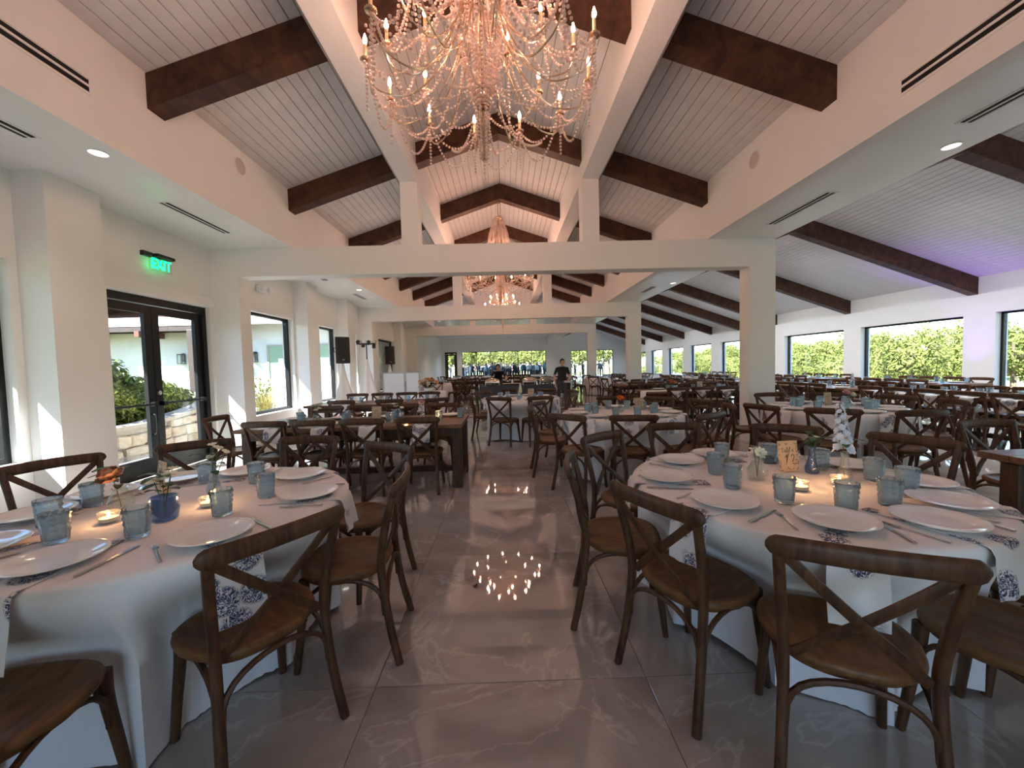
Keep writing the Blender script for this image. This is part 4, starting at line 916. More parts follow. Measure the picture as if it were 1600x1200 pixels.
for c, tname in FARR:
    for k in range(8):
        a = PI*2*k/8+.3
        tag(link('tumbler', TUMB_LO, None, None, (c[0]+.42*math.cos(a), c[1]+.42*math.sin(a), TZ+.001)), 'tiny pale blue tumbler on the ' + tname, 'glass', 'distant tumblers on the ' + tname)
        tag(link('dinner_plate', PLATE, None, None, (c[0]+.58*math.cos(a+.25), c[1]+.58*math.sin(a+.25), TZ+.001)), 'tiny round white plate on the ' + tname, 'plate', 'distant plates on the ' + tname)
# white runner hanging over the left end of the table behind the first column
rn = MB(); pr_ = [(5.0, .7600), (3.12, .7600), (3.088, .756), (3.080, .72), (3.075, .60), (3.07, .45)]
rn.loft([[(x, 8.60, z), (x, 8.95, z), (x-(0.004 if z < .75 else 0), 8.95, z+(.003 if z > .75 else 0)), (x-(0.004 if z < .75 else 0), 8.60, z+(.003 if z > .75 else 0))] for x, z in pr_])
tag(link('table_runner', rn.mesh('table_runner'), 'cloth_white'), 'white runner hanging over the left end of a wooden table behind the column', 'table runner')

# ------------------------------------------------------------------ cards
GL = {'t': [[(.25, 1.0), (.18, .5), (.2, .1), (.35, 0), (.5, .12)], [(.0, .68), (.48, .74)]],
      'a': [[(.45, .5), (.25, .55), (.05, .3), (.12, .03), (.3, .03), (.45, .4), (.43, .1), (.52, 0), (.65, .12)]],
      'b': [[(.0, .3), (.2, .9), (.15, 1.05), (.08, .9), (.08, .1), (.25, 0), (.42, .2), (.35, .42), (.2, .38)], [(.35, .42), (.6, .40)]],
      'l': [[(.0, .15), (.25, .75), (.22, 1.05), (.12, .95), (.1, .2), (.2, 0), (.38, .15)]],
      'e': [[(.05, .2), (.35, .35), (.3, .52), (.12, .45), (.08, .15), (.25, 0), (.5, .15)]],
      '1': [[(.1, .72), (.36, 1.0), (.30, .5), (.22, 0)]],
      '2': [[(.05, .72), (.18, .98), (.42, .95), (.45, .68), (.2, .28), (.0, .02), (.25, .10), (.45, .0), (.72, .1)]],
      '3': [[(.05, .85), (.25, 1.0), (.42, .8), (.2, .55), (.42, .3), (.2, 0), (.0, .12)]]}
def write(mb, s, x, y, h, adv, th):
    for ch in s:
        for st in GL.get(ch, []):
            mb.tube([(x+p.x*h*.85, 0, y+p.y*h) for p in spline([(a, b_, 0) for a, b_ in st], 5)], th, .0004, n=4, ref=(0, 1, 0))
        x += adv*h
    return mb
def table_card(loc, rz, label, num=None, wd=.125, ht=.175):
    o = thing('table_card', label, 'card', loc, rz, 'table number cards'); tilt = Matrix.Rotation(math.radians(-8), 4, 'X')
    link('panel', MB().cbox(-wd/2, wd/2, -.002, .002, .004, ht, .001).xf(tilt).mesh('panel'), 'paper_tan', o)
    r = random.Random(int(abs(loc[0])*991)); fb = MB()
    for _ in range(60):       # sprigs of the printed floral border
        e = r.random(); x, z = (r.choice((-1, 1))*(wd/2-.004-r.random()**2*.013), .01+r.random()*(ht-.02)) if e < .6 else ((r.random()-.5)*(wd-.02), r.choice((.009+r.random()*.016, ht-.006-r.random()*.014)))
        a = r.random()*6.28; l = .003+.005*r.random(); dx, dz = math.cos(a)*l, math.sin(a)*l
        fb.add([(x-dx, -.0026, z-dz), (x-dz*.45, -.0026, z+dx*.45), (x+dx, -.0026, z+dz), (x+dz*.45, -.0026, z-dx*.45)], [(0, 1, 2, 3)])
    link('floral_border', fb.xf(tilt).mesh('floral_border'), 'ink_floral', o)
    tx = MB(); write(tx, 'table', -wd*.33, ht*.64, .026, .62, .0014)
    if num: write(tx, num, -wd*.22, ht*.24, .055, .72, .0026)
    tx.v = [(x, -.0027+y, z) for x, y, z in tx.v]; link('lettering', tx.xf(tilt).mesh('lettering'), 'ink', o)
    link('easel', MB().add([(-.03, .002, .004), (.03, .002, .004), (.0, .002, ht*.7), (0, .055, .0005)], [(0, 1, 2), (0, 3, 1), (1, 3, 2), (0, 2, 3)]).mesh('easel'), 'paper_tan', o)
table_card((1.60, 2.19, TZ+.001), .12, 'tan table number card reading Table 12 on the right front round table', '12')
table_card((-1.865, 2.13, TZ+.001), -.62, 'greyish table card standing behind flowers on the left front round table')
table_card((-1.62, 4.98, .759), -.1, 'table number card reading 23 on the wooden table left of the aisle', '23')
table_card((1.78, 5.22, TZ+.001), .05, 'tan table card beside the orange flower on the middle round table', '13')
table_card((4.36, 5.25, TZ+.001), .2, 'table card beside the pale pink flowers on the round table by the column')
table_card((.52, 7.95, TZ+.001), 0., 'small table card on the round table in mid aisle before the buffet')
table_card((4.45, 8.95, .763), .05, 'small table card on the white runner behind the first right column')

# ------------------------------------------------------------------ flowers and candles
def petal_patch(mb, base, dirv, upd, L, W, curl):
    """a cupped petal: 3 x 4 grid"""
    d, u = Vector(dirv).normalized(), Vector(upd).normalized(); sd = d.cross(u).normalized(); v = []
    for i in range(4):
        t = i/3; w_ = W*(.35, .95, 1.0, .45)[i]
        for j in (-1, 0, 1): v.append(Vector(base)+d*L*t+u*(curl*L*t*t)+sd*(w_*j)+u*(.22*W*abs(j)))
    f = [(i*3+j, i*3+j+1, (i+1)*3+j+1, (i+1)*3+j) for i in range(3) for j in (0, 1)]; mb.add(v, f)
def bloom(kind, R, r):
    mb = MB()
    if kind == 'rose':
        for lay, (n, tilt, k, base) in enumerate(((3, 1.50, .78, .0), (5, 1.25, .88, .0), (6, .95, 1.0, .0), (7, .60, 1.05, -.05), (8, .22, 1.05, -.12))):
            for i in range(n):
                a = 2*PI*(i+.5*lay)/n+r.random()*.3; d = (math.cos(a)*math.cos(tilt), math.sin(a)*math.cos(tilt), math.sin(tilt)); u = (-math.cos(a)*math.sin(tilt), -math.sin(a)*math.sin(tilt), math.cos(tilt))
                petal_patch(mb, (0, 0, base*R), d, u, R*k, R*.52, .28)
    else:
        for i in range(9):
            a = 2*PI*i/9+r.random()*.2; petal_patch(mb, (0, 0, 0), (math.cos(a), math.sin(a), .25), (0, 0, 1), R, R*.30, .12)
        mb.lathe([(R*.25, 0), (R*.22, R*.14), (R*.05, R*.2)], 8)
    return mb
def vase_me(kind):
    if kind == 'round': pr = [(.02, 0), (.04, .004), (.052, .03), (.050, .055), (.03, .085), (.027, .10), (.034, .108), (.031, .108), (.024, .098), (.045, .055), (.047, .03), (.01, .008)]
    elif kind == 'tall': pr = [(.02, 0), (.032, .003), (.036, .03), (.022, .07), (.015, .12), (.02, .145), (.017, .145), (.012, .12), (.03, .03), (.01, .008)]
    else: pr = [(.03, 0), (.046, .004), (.056, .05), (.050, .105), (.047, .105), (.052, .05), (.02, .008)]
    return MB().lathe(pr, 20)
def flowers(loc, label, vase, vmat, heads, leaves=4, lmat='leaf_vase', seed=0):
    """heads = [(dx,dy,height,radius,kind,material,tilt_x,tilt_y)]"""
    r = random.Random(seed); o = thing('flower_vase', label, 'flowers', loc, 0, 'table flowers'); link('vase', vase_me(vase).mesh('vase', 50), vmat, o)
    for dx, dy, h, R, kind, mt, ax, ay in heads:
        st = link('stem', MB().tube(spline([(0, 0, .012), (dx*.35, dy*.35, h*.5), (dx, dy, h)], 5), .0022, n=5).mesh('stem', 60), 'leaf_vase', o)
        if kind == 'spike':
            fm = MB()
            for i in range(40):
                u = .38+.62*i/39; a = i*2.4; c_ = Vector((dx*u**1.5, dy*u**1.5, h*u)); q = R*(1.15-.75*(u-.38)/.62)
                b2 = bloom('daisy', q*.52, r).xf(Matrix.Translation(c_+Vector((math.cos(a)*q*.62, math.sin(a)*q*.62, 0))) @ Vector((math.cos(a), math.sin(a), .4)).to_track_quat('Z', 'Y').to_matrix().to_4x4()); fm.add(b2.v, b2.f)
            link('bloom', fm.mesh('bloom'), mt, o)
        else: link('bloom', bloom(kind, R, r).xf(Matrix.Translation((dx, dy, h)) @ Matrix.Rotation(ay, 4, 'Y') @ Matrix.Rotation(ax, 4, 'X')).mesh('bloom', 80), mt, o)
    for i in range(leaves):
        a = r.random()*6.28; h = .11+.10*r.random(); mb = MB(); petal_patch(mb, (.008*math.cos(a), .008*math.sin(a), h), (math.cos(a), math.sin(a), .25+.5*r.random()), (0, 0, 1), .06+.05*r.random(), .018, -.4)
        link('leaf', mb.mesh('leaf', 80), lmat, o)
    return o
z1 = TZ+.001; zw = .759
flowers((-1.846, 1.903, z1), 'peach rose in a clear glass bud vase on the left front table', 'round', 'clear_glass', [(-.02, -.01, .15, .060, 'rose', 'petal_peach', .45, -.15)], 9, seed=1)
flowers((-1.518, 1.756, z1), 'white blossoms in a blue glass tumbler vase on the left front table', 'cup', 'blue_glass', [(.0, .0, .18, .032, 'daisy', 'petal_white', .3, 0), (-.045, .01, .165, .030, 'daisy', 'petal_white', 0, -.5), (.045, -.01, .20, .028, 'daisy', 'petal_white', 0, .4), (.02, .03, .215, .024, 'daisy', 'petal_white', 0, 0)], 9, seed=2)
flowers((-1.561, 2.115, z1), 'small cream sprigs in a slim blue vase on the left front table', 'tall', 'tumbler_glass', [(.03, 0, .24, .026, 'daisy', 'petal_white', 0, .4), (.055, .02, .215, .022, 'daisy', 'petal_white', 0, .6), (-.01, .02, .255, .024, 'daisy', 'petal_white', .2, 0), (.01, -.02, .20, .024, 'daisy', 'petal_white', .5, 0)], 6, seed=3)
flowers((1.334, 2.069, z1), 'drooping cream flower in a clear round bud vase on Table 12', 'round', 'clear_glass', [(.0, -.02, .145, .034, 'daisy', 'petal_white', 1.0, 0), (-.02, .0, .165, .022, 'daisy', 'petal_white', 0, -.4)], 3, seed=4)
flowers((1.70, 2.157, z1), 'dark blue glass bud vase with green sprig beside the Table 12 card', 'tall', 'blue_glass', [(.02, 0, .20, .02, 'daisy', 'petal_white', 0, .3)], 8, seed=5)
flowers((1.765, 2.02, z1), 'tall pale blue delphinium in a clear vase on Table 12', 'tall', 'clear_glass', [(-.03, .0, .40, .045, 'spike', 'petal_blue', 0, 0)], 3, seed=6)
flowers((-1.05, 5.0, zw), 'pink rose in bud vase at the aisle end of wooden table', 'tall', 'clear_glass', [(0, 0, .20, .042, 'rose', 'petal_pink', .6, 0)], 4, seed=7)
flowers((-1.32, 4.95, zw), 'leafy white flowers in blue vase on wooden table left of the aisle', 'cup', 'blue_glass', [(-.04, 0, .17, .035, 'daisy', 'petal_white', .3, 0), (.03, 0, .15, .03, 'daisy', 'petal_white', .3, .3)], 10, seed=8)
flowers((-2.35, 4.95, zw), 'small white flowers at the left end of wooden table', 'round', 'clear_glass', [(0, 0, .15, .035, 'daisy', 'petal_white', .4, 0), (.04, 0, .17, .03, 'daisy', 'petal_white', 0, .4)], 8, seed=9)
flowers((1.50, 5.14, z1), 'orange flower in clear vase on the middle round table', 'round', 'clear_glass', [(0, 0, .17, .05, 'rose', 'petal_orange', .5, 0)], 4, seed=10)
flowers((4.42, 5.02, z1), 'pale pink flowers on the round table by the first right column', 'round', 'clear_glass', [(-.03, 0, .17, .05, 'rose', 'petal_pink', .5, 0), (.05, 0, .15, .045, 'rose', 'petal_white', .5, .3)], 5, seed=11)
flowers((.30, 7.75, z1), 'tall white sprigs on the round table in mid aisle', 'tall', 'clear_glass', [(0, 0, .30, .035, 'spike', 'petal_white', 0, 0)], 4, seed=12)
flowers((3.85, 9.1, .763), 'orange blossoms on the wooden table behind the first right column', 'round', 'clear_glass', [(0, 0, .17, .06, 'rose', 'petal_orange', .6, 0), (.08, 0, .15, .05, 'rose', 'petal_rust', .6, .3)], 5, seed=13)
flowers((7.45, 5.3, zw), 'tall white sprigs on the long table nearest the right windows', 'tall', 'tumbler_glass', [(0, 0, .34, .04, 'spike', 'petal_blue', 0, 0)], 5, seed=14)
flowers((7.4, 8.3, zw), 'white sprigs on the second long table along the right windows', 'tall', 'tumbler_glass', [(0, 0, .30, .04, 'spike', 'petal_blue', 0, 0)], 5, seed=15)
def votive(loc, label):
    o = thing('votive_candle', label, 'candle', loc, 0, 'votive candles'); link('cup', MB().lathe([(.02, 0), (.032, .002), (.037, .02), (.038, .048), (.035, .048), (.033, .02), (.01, .006)], 18).mesh('cup', 50), 'clear_glass', o)
    link('wax', MB().lathe([(.012, .008), (.030, .008), (.032, .024), (.004, .024)], 14).mesh('wax', 40), 'wax', o)
    link('flame', MB().lathe([(.001, .024), (.0065, .031), (.0055, .038), (.001, .052)], 8).mesh('flame', 60), 'flame_glow', o)
    L = bpy.data.lights.new('flame_light', 'POINT'); L.energy = .35; L.color = (1, .5, .2); L.shadow_soft_size = .01; q = bpy.data.objects.new('flame_light', L); COL.objects.link(q); q.parent = o; q.location = (0, 0, .062)
for x, y, z_, lb in ((1.419, 1.874, z1, 'lit votive candle in front of the Table 12 card'), (1.66, 1.93, z1, 'lit votive candle below the tall delphinium'), (-1.745, 1.739, z1, 'lit votive candle in front of the peach rose'), (-1.441, 1.91, z1, 'lit votive candle in the middle of the left front table'), (-1.2, 4.78, zw, 'lit votive candle on the wooden table left of the aisle'), (-.85, 4.98, zw, 'lit votive candle by the pink rose on wooden table')): votive((x, y, z_), lb)
# ================================================================== chandeliers
import bmesh
def ico():
    bm = bmesh.new(); bmesh.ops.create_icosphere(bm, subdivisions=1, radius=1); v = [tuple(x.co) for x in bm.verts]; f = [tuple(x.index for x in q.verts) for q in bm.faces]; bm.free(); return v, f
ICV, ICF = ico()
def beads(path, rad=.0118, step=.029):
    """a string of glass beads along a path"""
    mb = MB(); P = [Vector(p) for p in path]; d = 0
    for a, b_ in zip(P, P[1:]):
        L = (b_-a).length
        while d < L:
            c = a.lerp(b_, d/L); mb.add([(c.x+x*rad, c.y+y*rad, c.z+z*rad) for x, y, z in ICV], ICF); d += step
        d -= L
    return keep(mb, 'bead_strand', 'bead_glass', 80)
def cat(a, b_, sag, n=18):
    a, b_ = Vector(a), Vector(b_); return [a.lerp(b_, k/n)-Vector((0, 0, sag*4*(k/n)*(1-k/n))) for k in range(n+1)]
def pol(r, deg, z): return (r*math.cos(math.radians(deg)), r*math.sin(math.radians(deg)), z)
def chandelier(x, y, label):
    o = thing('chandelier', label, 'chandelier', (x, y, 0), 0, 'candle chandeliers hung with bead strands')
    link('canopy', keep(MB().lathe([(.07, 5.40), (.075, 5.43), (.075, 5.455), (.02, 5.462)], 20), 'canopy', 'gold'), None, o)
    link('rod', keep(MB().tube([(0, 0, 5.41), (0, 0, 2.96)], .011, n=8), 'rod', 'gold'), None, o)
    link('hub', keep(MB().lathe([(.02, 5.06), (.10, 5.04), (.125, 5.0), (.10, 4.97), (.03, 4.94), (.05, 4.70), (.02, 4.66)], 20), 'hub', 'gold'), None, o)
    link('hub_ring', keep(MB().tube([pol(.045, a, 3.36) for a in range(0, 360, 24)], .008, n=6, closed=True), 'hub_ring', 'gold'), None, o)
    tiers = []
    for n, R, zc, path, a0 in ((12, .84, 3.62, [(.03, 0, 4.72), (.09, 0, 4.25), (.24, 0, 3.74), (.50, 0, 3.43), (.72, 0, 3.41), (.825, 0, 3.50), (.84, 0, 3.615)], 8),
                               (8, .50, 4.08, [(.03, 0, 4.86), (.07, 0, 4.55), (.20, 0, 4.10), (.37, 0, 3.94), (.47, 0, 3.98), (.50, 0, 4.075)], 20),
                               (8, .70, 3.80, [(.03, 0, 4.80), (.08, 0, 4.40), (.22, 0, 3.90), (.44, 0, 3.62), (.62, 0, 3.62), (.69, 0, 3.70), (.70, 0, 3.795)], 2)):
        arm = keep(MB().tube(spline(path, 6), .0062, n=6, ref=(0, 1, 0)), 'arm', 'gold')
        cup = keep(MB().lathe([(.008, -.02), (.012, -.005), (.036, .0), (.040, .012), (.034, .012), (.012, .006)], 12, (R, 0, zc)), 'bobeche', 'gold')
        slv = keep(MB().lathe([(.0125, .004), (.0125, .115), (.008, .118)], 10, (R, 0, zc)), 'candle_sleeve', 'candle_sleeve')
        blb = keep(MB().lathe([(.006, .118), (.0155, .136), (.0145, .155), (.006, .182), (.001, .195)], 8, (R, 0, zc)), 'bulb', 'bulb_glow', 80)
        for k in range(n):
            rz = math.radians(a0+360*k/n); q = link('arm', arm, None, o, rot=(0, 0, rz)); link('bobeche', cup, None, q); link('candle_sleeve', slv, None, q); link('bulb', blb, None, q)
        tiers.append((n, R, zc, a0))
    (n, R, zc, a0), (n2_, R2, z2, a2), (n3_, R3, z3, a3) = tiers
    st = []
    st.append((beads(cat(pol(R, 0, zc), pol(R, 30, zc), .16)), n, a0)); st.append((beads(cat(pol(R-.02, 0, zc), pol(R-.02, 30, zc), .34)), n, a0))
    st.append((beads(cat(pol(R, 0, zc), pol(.10, 6, 4.55), .42, 24)), n, a0))
    st.append((beads(cat(pol(R2, 0, z2), pol(R2, 45, z2), .18)), n2_, a2)); st.append((beads(cat(pol(R2, 0, z2), pol(.11, 0, 4.98), .20, 20)), n2_, a2))
    st.append((beads(cat(pol(R2, 0, z2), pol(R, 10, zc), .26)), n2_, a2))
    st.append((beads([pol(R, 0, zc-.02), pol(R, 0, zc-.34)]), n, a0))
    st.append((beads(cat(pol(R3, 0, z3), pol(R3, 45, z3), .24)), n3_, a3)); st.append((beads(cat(pol(R3, 0, z3), pol(.13, 4, 4.75), .34, 22)), n3_, a3))
    st.append((beads(cat(pol(R3, 0, z3), pol(R2, 18, z2), .20)), n3_, a3)); st.append((beads(cat(pol(R, 15, zc-.16), pol(.06, 10, 3.5), .16, 18)), n, a0))
    for j in range(2):
        st.append((beads(spline([pol(.115, 0, 4.99), pol(.19+.05*j, 4, 4.6), pol(.20+.05*j, 6, 4.25), pol(.13+.03*j, 10, 3.80), pol(.05, 14, 3.37)], 8)), 13, 13.8*j))
    st.append((beads([pol(.048, 0, 3.36), pol(.036, 0, 3.10), pol(.026, 0, 2.98)]), 6, 0))
    for me, m_, off in st:
        for k in range(m_): link('bead_strand', me, None, o, rot=(0, 0, math.radians(off+360*k/m_)))
    link('bead_strand', beads([(0, 0, 2.96), (0, 0, 2.86)]), None, o)
    link('crystal_drop', keep(MB().lathe([(.003, 2.86), (.009, 2.82), (.014, 2.795), (.009, 2.775), (.001, 2.77)], 8), 'crystal_drop', 'clear_glass'), None, o)
    return o
cha = chandelier(-.11, 3.10, 'large lit candle chandelier hung with glass beads, nearest the camera')
for x, y, lb in ((-.06, 9.9, 'lit bead chandelier seen past the first white frame'), (-.02, 16.4, 'lit bead chandelier farthest down the hall')):
    c = copy_tree(cha); c.location = (x, y, 0); c['label'] = lb

# ================================================================== speakers, lights and booth along the left wall
def scrim(o, h, r):
    """white stretch cover over a tripod: three concave sides"""
    rings = []
    for k in range(9):
        u = k/8; z = h*u; rr = .035+(r-.035)*(1-u)**1.35; ring = []
        for i in range(18):
            a = 2*PI*i/18; w_ = abs(math.cos(1.5*a)); q = rr*(.62+.38*w_) if u < .95 else .035; ring.append((q*math.cos(a), q*math.sin(a), z+.002))
        rings.append(ring)
    link('scrim', MB().loft(rings).mesh('scrim', 70), 'spandex', o)
    for k in range(3): link('foot', MB().tube([pol(r*.98, 120*k, .012), pol(r*1.06, 120*k, .012)], .014, n=6).mesh('foot', 40), 'black_plastic', o)
for x, y, lb in ((-4.02, 9.95, 'nearer'), (-4.15, 14.45, 'farther')):
    s_ = thing('speaker_stand', 'tripod under a white stretch cover carrying the %s black loudspeaker' % lb, 'stand', (x, y, 0), .3, 'covered tripod stands'); scrim(s_, 1.56, .52)
    sp = thing('loudspeaker', 'black loudspeaker on the %s white covered tripod' % lb, 'loudspeaker', (x, y, 1.565), .55, 'black loudspeakers')
    pr = [(-.12, .15), (.12, .15), (.165, -.13), (.10, -.17), (-.10, -.17), (-.165, -.13)]
    link('cabinet', MB().loft([[(a*k, b_*k, z) for a, b_ in pr] for k, z in ((.94, 0), (1, .02), (1, .63), (.94, .65))]).mesh('cabinet'), 'black_plastic', sp)
    link('grille', MB().loft([[(-.095, -.171, .05), (.095, -.171, .05), (.095, -.171, .60), (-.095, -.171, .60)], [(-.085, -.183, .06), (.085, -.183, .06), (.085, -.183, .59), (-.085, -.183, .59)]]).mesh('grille'), 'grille', sp)
    link('badge', MB().box(-.03, .03, -.186, -.183, .08, .095).mesh('badge'), 'grey_metal', sp)
    link('handle', MB().tube([(-.1505, .03, .28), (-.175, .02, .30), (-.175, .02, .38), (-.1505, .03, .40)], .01, n=6).mesh('handle', 40), 'black_plastic', sp)
ls = thing('light_stand', 'covered tripod holding a black bar of stage lights', 'stage light', (-4.13, 12.05, 0), .2); scrim(ls, 1.70, .52)
link('pole', MB().tube([(0, 0, 1.68), (0, 0, 2.16)], .018, n=8).mesh('pole', 40), 'black_plastic', ls)
link('crossbar', MB().tube([(-.26, 0, 2.17), (.26, 0, 2.17)], .022, n=8).mesh('crossbar', 40), 'black_plastic', ls)
for k in range(4):
    x = -.22+.147*k; cn = link('spotlight', MB().lathe([(.03, 0), (.05, .02), (.055, .13), (.05, .13), (.045, .12)], 12).xf(Matrix.Translation((x, -.02, 2.25-.09*(k % 2))) @ Matrix.Rotation(math.radians(105+12*k), 4, 'X')).mesh('spotlight', 40), 'black_plastic', ls)
    link('yoke', MB().box(x-.06, x-.052, -.02, .02, 2.14, 2.27).box(x+.052, x+.06, -.02, .02, 2.14, 2.27).mesh('yoke'), 'black_plastic', cn)
bt = thing('booth_screen', 'white folding booth screen in front of the left windows', 'screen', (-3.35, 12.9, 0), .0)
for k, (xa_, xb_) in enumerate(((-.60, .12), (.14, .60))):
    link('panel_frame', MB().box(xa_, xa_+.03, -.02, .02, 0, 1.28).box(xb_-.03, xb_, -.02, .02, 0, 1.28).box(xa_+.03, xb_-.03, -.02, .02, 1.25, 1.28).box(xa_+.03, xb_-.03, -.02, .02, .05, .08).mesh('panel_frame'), 'grey_metal', bt)
    link('panel', MB().box(xa_+.03, xb_-.03, -.008, .008, .08, 1.25).mesh('panel'), 'plaque_white', bt)
round_table((-2.10, 10.9), [], 'small round table under white cloth carrying rust coloured flowers', 41, 'side_table', False).scale = (.62, .62, 1)
fa = thing('flower_arrangement', 'large arrangement of peach and rust flowers on the small side table', 'flowers', (-2.10, 10.9, TZ+.001))
link('bowl', keep(MB().lathe([(.05, 0), (.10, .02), (.13, .09), (.12, .09), (.09, .03), (.02, .015)], 18), 'bowl', 'porcelain'), None, fa)
r = random.Random(5); BM_ = [keep(bloom('rose', .06, r), 'bloom', m_, 80) for m_ in ('petal_rust', 'petal_peach', 'petal_white')]
for i in range(22):
    a = r.random()*6.28; d = .24*r.random()**.6; h = .32-.55*d+.08*r.random(); me = BM_[i % 3]
    link('stem', MB().tube([(0, 0, .04), (d*math.cos(a)*.7, d*math.sin(a)*.7, h*.7), (d*math.cos(a), d*math.sin(a), h)], .003, n=4).mesh('stem'), 'leaf_vase', fa); q = link('bloom', me, None, fa, (d*math.cos(a), d*math.sin(a), h)); q.rotation_euler = Vector((math.cos(a)*d*3, math.sin(a)*d*3, 1)).to_track_quat('Z', 'Y').to_euler()
for i in range(14):
    a = r.random()*6.28; mb = MB(); petal_patch(mb, (.08*math.cos(a), .08*math.sin(a), .1), (math.cos(a), math.sin(a), .3+.9*r.random()), (0, 0, 1), .22, .03, -.3); link('leaf', mb.mesh('leaf', 80), 'leaf_vase', fa)

# ================================================================== buffet
bf = thing('buffet_table', 'buffet table under charcoal cloth in front of the bending server', 'table', (.45, 13.55, 0))
link('tablecloth', MB().loft([[(sx*(1.25+k), sy*(.36+k), z) for sx, sy in ((-1, -1), (-.5, -1.02), (0, -1), (.5, -1.02), (1, -1), (1, 1), (0, 1), (-1, 1))] for k, z in ((.02, .01), (.005, .5), (0, .735), (-.01, .745))]).mesh('tablecloth', 30), 'charcoal_cloth', bf)
link('tabletop', MB().box(-1.22, 1.22, -.33, .33, .70, .73).mesh('tabletop'), 'table_wood', bf)
def chafer(x, label):
    o = thing('chafing_dish', label, 'chafing dish', (x, 13.50, .746), 0, 'silver chafing dishes on the buffet')
    link('frame', MB().box(-.25, .25, -.17, .17, .10, .125).mesh('frame'), 'chrome_chafer', o)
    for sx in (-1, 1):
        for sy in (-1, 1): link('leg', MB().tube([(sx*.235, sy*.155, 0), (sx*.225, sy*.15, .11)], .011, n=6).mesh('leg', 40), 'chrome_chafer', o)
    link('pan', MB().cbox(-.24, .24, -.16, .16, .06, .15, .02).mesh('pan', 40), 'chrome_chafer', o)
    rings = []
    for k in range(6):
        u = k/5; q = math.cos(u*1.35); rings.append([(.25*q*math.copysign(abs(math.cos(a))**.5, math.cos(a)), .17*q*math.copysign(abs(math.sin(a))**.5, math.sin(a)), .152+.10*math.sin(u*1.4)) for a in [2*PI*(i+.5)/20 for i in range(20)]])
    ld = link('lid', MB().loft(rings).mesh('lid', 50), 'chrome_chafer', o)
    link('handle', MB().tube(spline([(-.05, 0, .248), (-.04, 0, .285), (.04, 0, .285), (.05, 0, .248)], 4), .008, n=6).mesh('handle', 40), 'black_plastic', ld)
chafer(-.42, 'silver domed chafing dish at the left end of the buffet'); chafer(.85, 'silver domed chafing dish on the buffet, second from the right'); chafer(1.42, 'silver domed chafing dish at the right end of the buffet')
ty = thing('serving_tray', 'long shallow metal tray in the middle of the buffet', 'tray', (.22, 13.5, .746)); link('tray', MB().loft([[(sx*a, sy*b_, z) for sx, sy in ((-1, -1), (1, -1), (1, 1), (-1, 1))] for a, b_, z in ((.26, .15, 0), (.29, .18, .06), (.28, .17, .06), (.25, .14, .008))]).mesh('tray'), 'chrome_chafer', ty)
link('food', MB().cbox(-.25, .25, -.14, .14, .009, .045, .02).mesh('food'), 'petal_rust', ty)

# ================================================================== people
def skin_mesh(V, E, levels=1):
    """V: {name:(x,y,z,r)}; E: list of name pairs. returns vertex and face lists of the grown surface"""
    names = list(V); me = bpy.data.meshes.new('sk'); me.from_pydata([V[n][:3] for n in names], [(names.index(a), names.index(b_)) for a, b_ in E], [])
    o = bpy.data.objects.new('sk', me); COL.objects.link(o); sk = o.modifiers.new('s', 'SKIN'); sk.use_smooth_shade = True
    for i, n in enumerate(names):
        q = V[n][3]; rr = q if isinstance(q, tuple) else (q, q); d = me.skin_vertices[0].data[i]; d.radius = rr; d.use_root = (i == 0)
    sb = o.modifiers.new('u', 'SUBSURF'); sb.levels = levels; sb.render_levels = levels
    dg = bpy.context.evaluated_depsgraph_get(); m2 = bpy.data.meshes.new_from_object(o.evaluated_get(dg))
    v = [tuple(x.co) for x in m2.vertices]; f = [tuple(p.vertices) for p in m2.polygons]; bpy.data.objects.remove(o); return v, f
def head_mb(c, R, tilt):
    """skull with jaw, nose, brow and ears, facing -Y"""
    rings = []; n = 18
    for k in range(13):
        u = -1+2*k/12; z = u*R*1.18; w_ = math.sqrt(max(.002, 1-u*u)); ring = []
        for i in range(n):
            a = 2*PI*i/n; x, y = math.cos(a)*w_*R*.80, math.sin(a)*w_*R*.96
            if u < -.1: x *= 1+.22*(u+.1); y = y*(1+.10*(u+.1)) if y < 0 else y*(1+.45*(u+.1))
            fr = math.cos(a+PI/2) if math.cos(a+PI/2) > 0 else 0
            if fr > .97 and -.45 < u < .1: y -= R*.22*(1-abs(u+.22)/.34 if abs(u+.22) < .34 else 0)
            if .8 < fr < .96 and .0 < u < .2: y += R*.05
            ring.append((x, y, z))
        rings.append(ring)
    mb = MB().loft(rings)
    for s in (-1, 1): e = MB().lathe([(.2, -.5), (.9, -.3), (1, .2), (.5, .6)], 8).xf(Matrix.Translation((s*R*.80, R*.08, -R*.05)) @ Matrix.Diagonal((R*.08, R*.17, R*.26, 1))); mb.add(e.v, e.f)
    return mb.xf(Matrix.Translation(c) @ Matrix.Rotation(tilt, 4, 'X'))
def hair_mb(c, R, tilt, bun=True):
    rings = []; n = 18
    for k in range(8):
        u = -.35+1.38*k/7; u = min(u, 1); w_ = math.sqrt(max(.003, 1-u*u)); ring = []
        for i in range(n):
            a = 2*PI*i/n; x, y = math.cos(a)*w_*R*.87, math.sin(a)*w_*R*1.04
            front = -math.sin(a)
            z = u*R*1.24
            if front > .35: lim_ = .62; z = max(z, lim_*R*1.2); y = max(y, -R*.93*math.sqrt(max(.0, 1-(z/(R*1.26))**2)))
            ring.append((x, y+R*.03, z))
        rings.append(ring)
    mb = MB().loft(rings)
    if bun: q = MB().lathe([(.05, -1), (.75, -.65), (1, 0), (.75, .65), (.05, 1)], 12).xf(Matrix.Translation((0, R*1.12, R*.25)) @ Matrix.Scale(R*.42, 4)); mb.add(q.v, q.f)
    return mb.xf(Matrix.Translation(c) @ Matrix.Rotation(tilt, 4, 'X'))
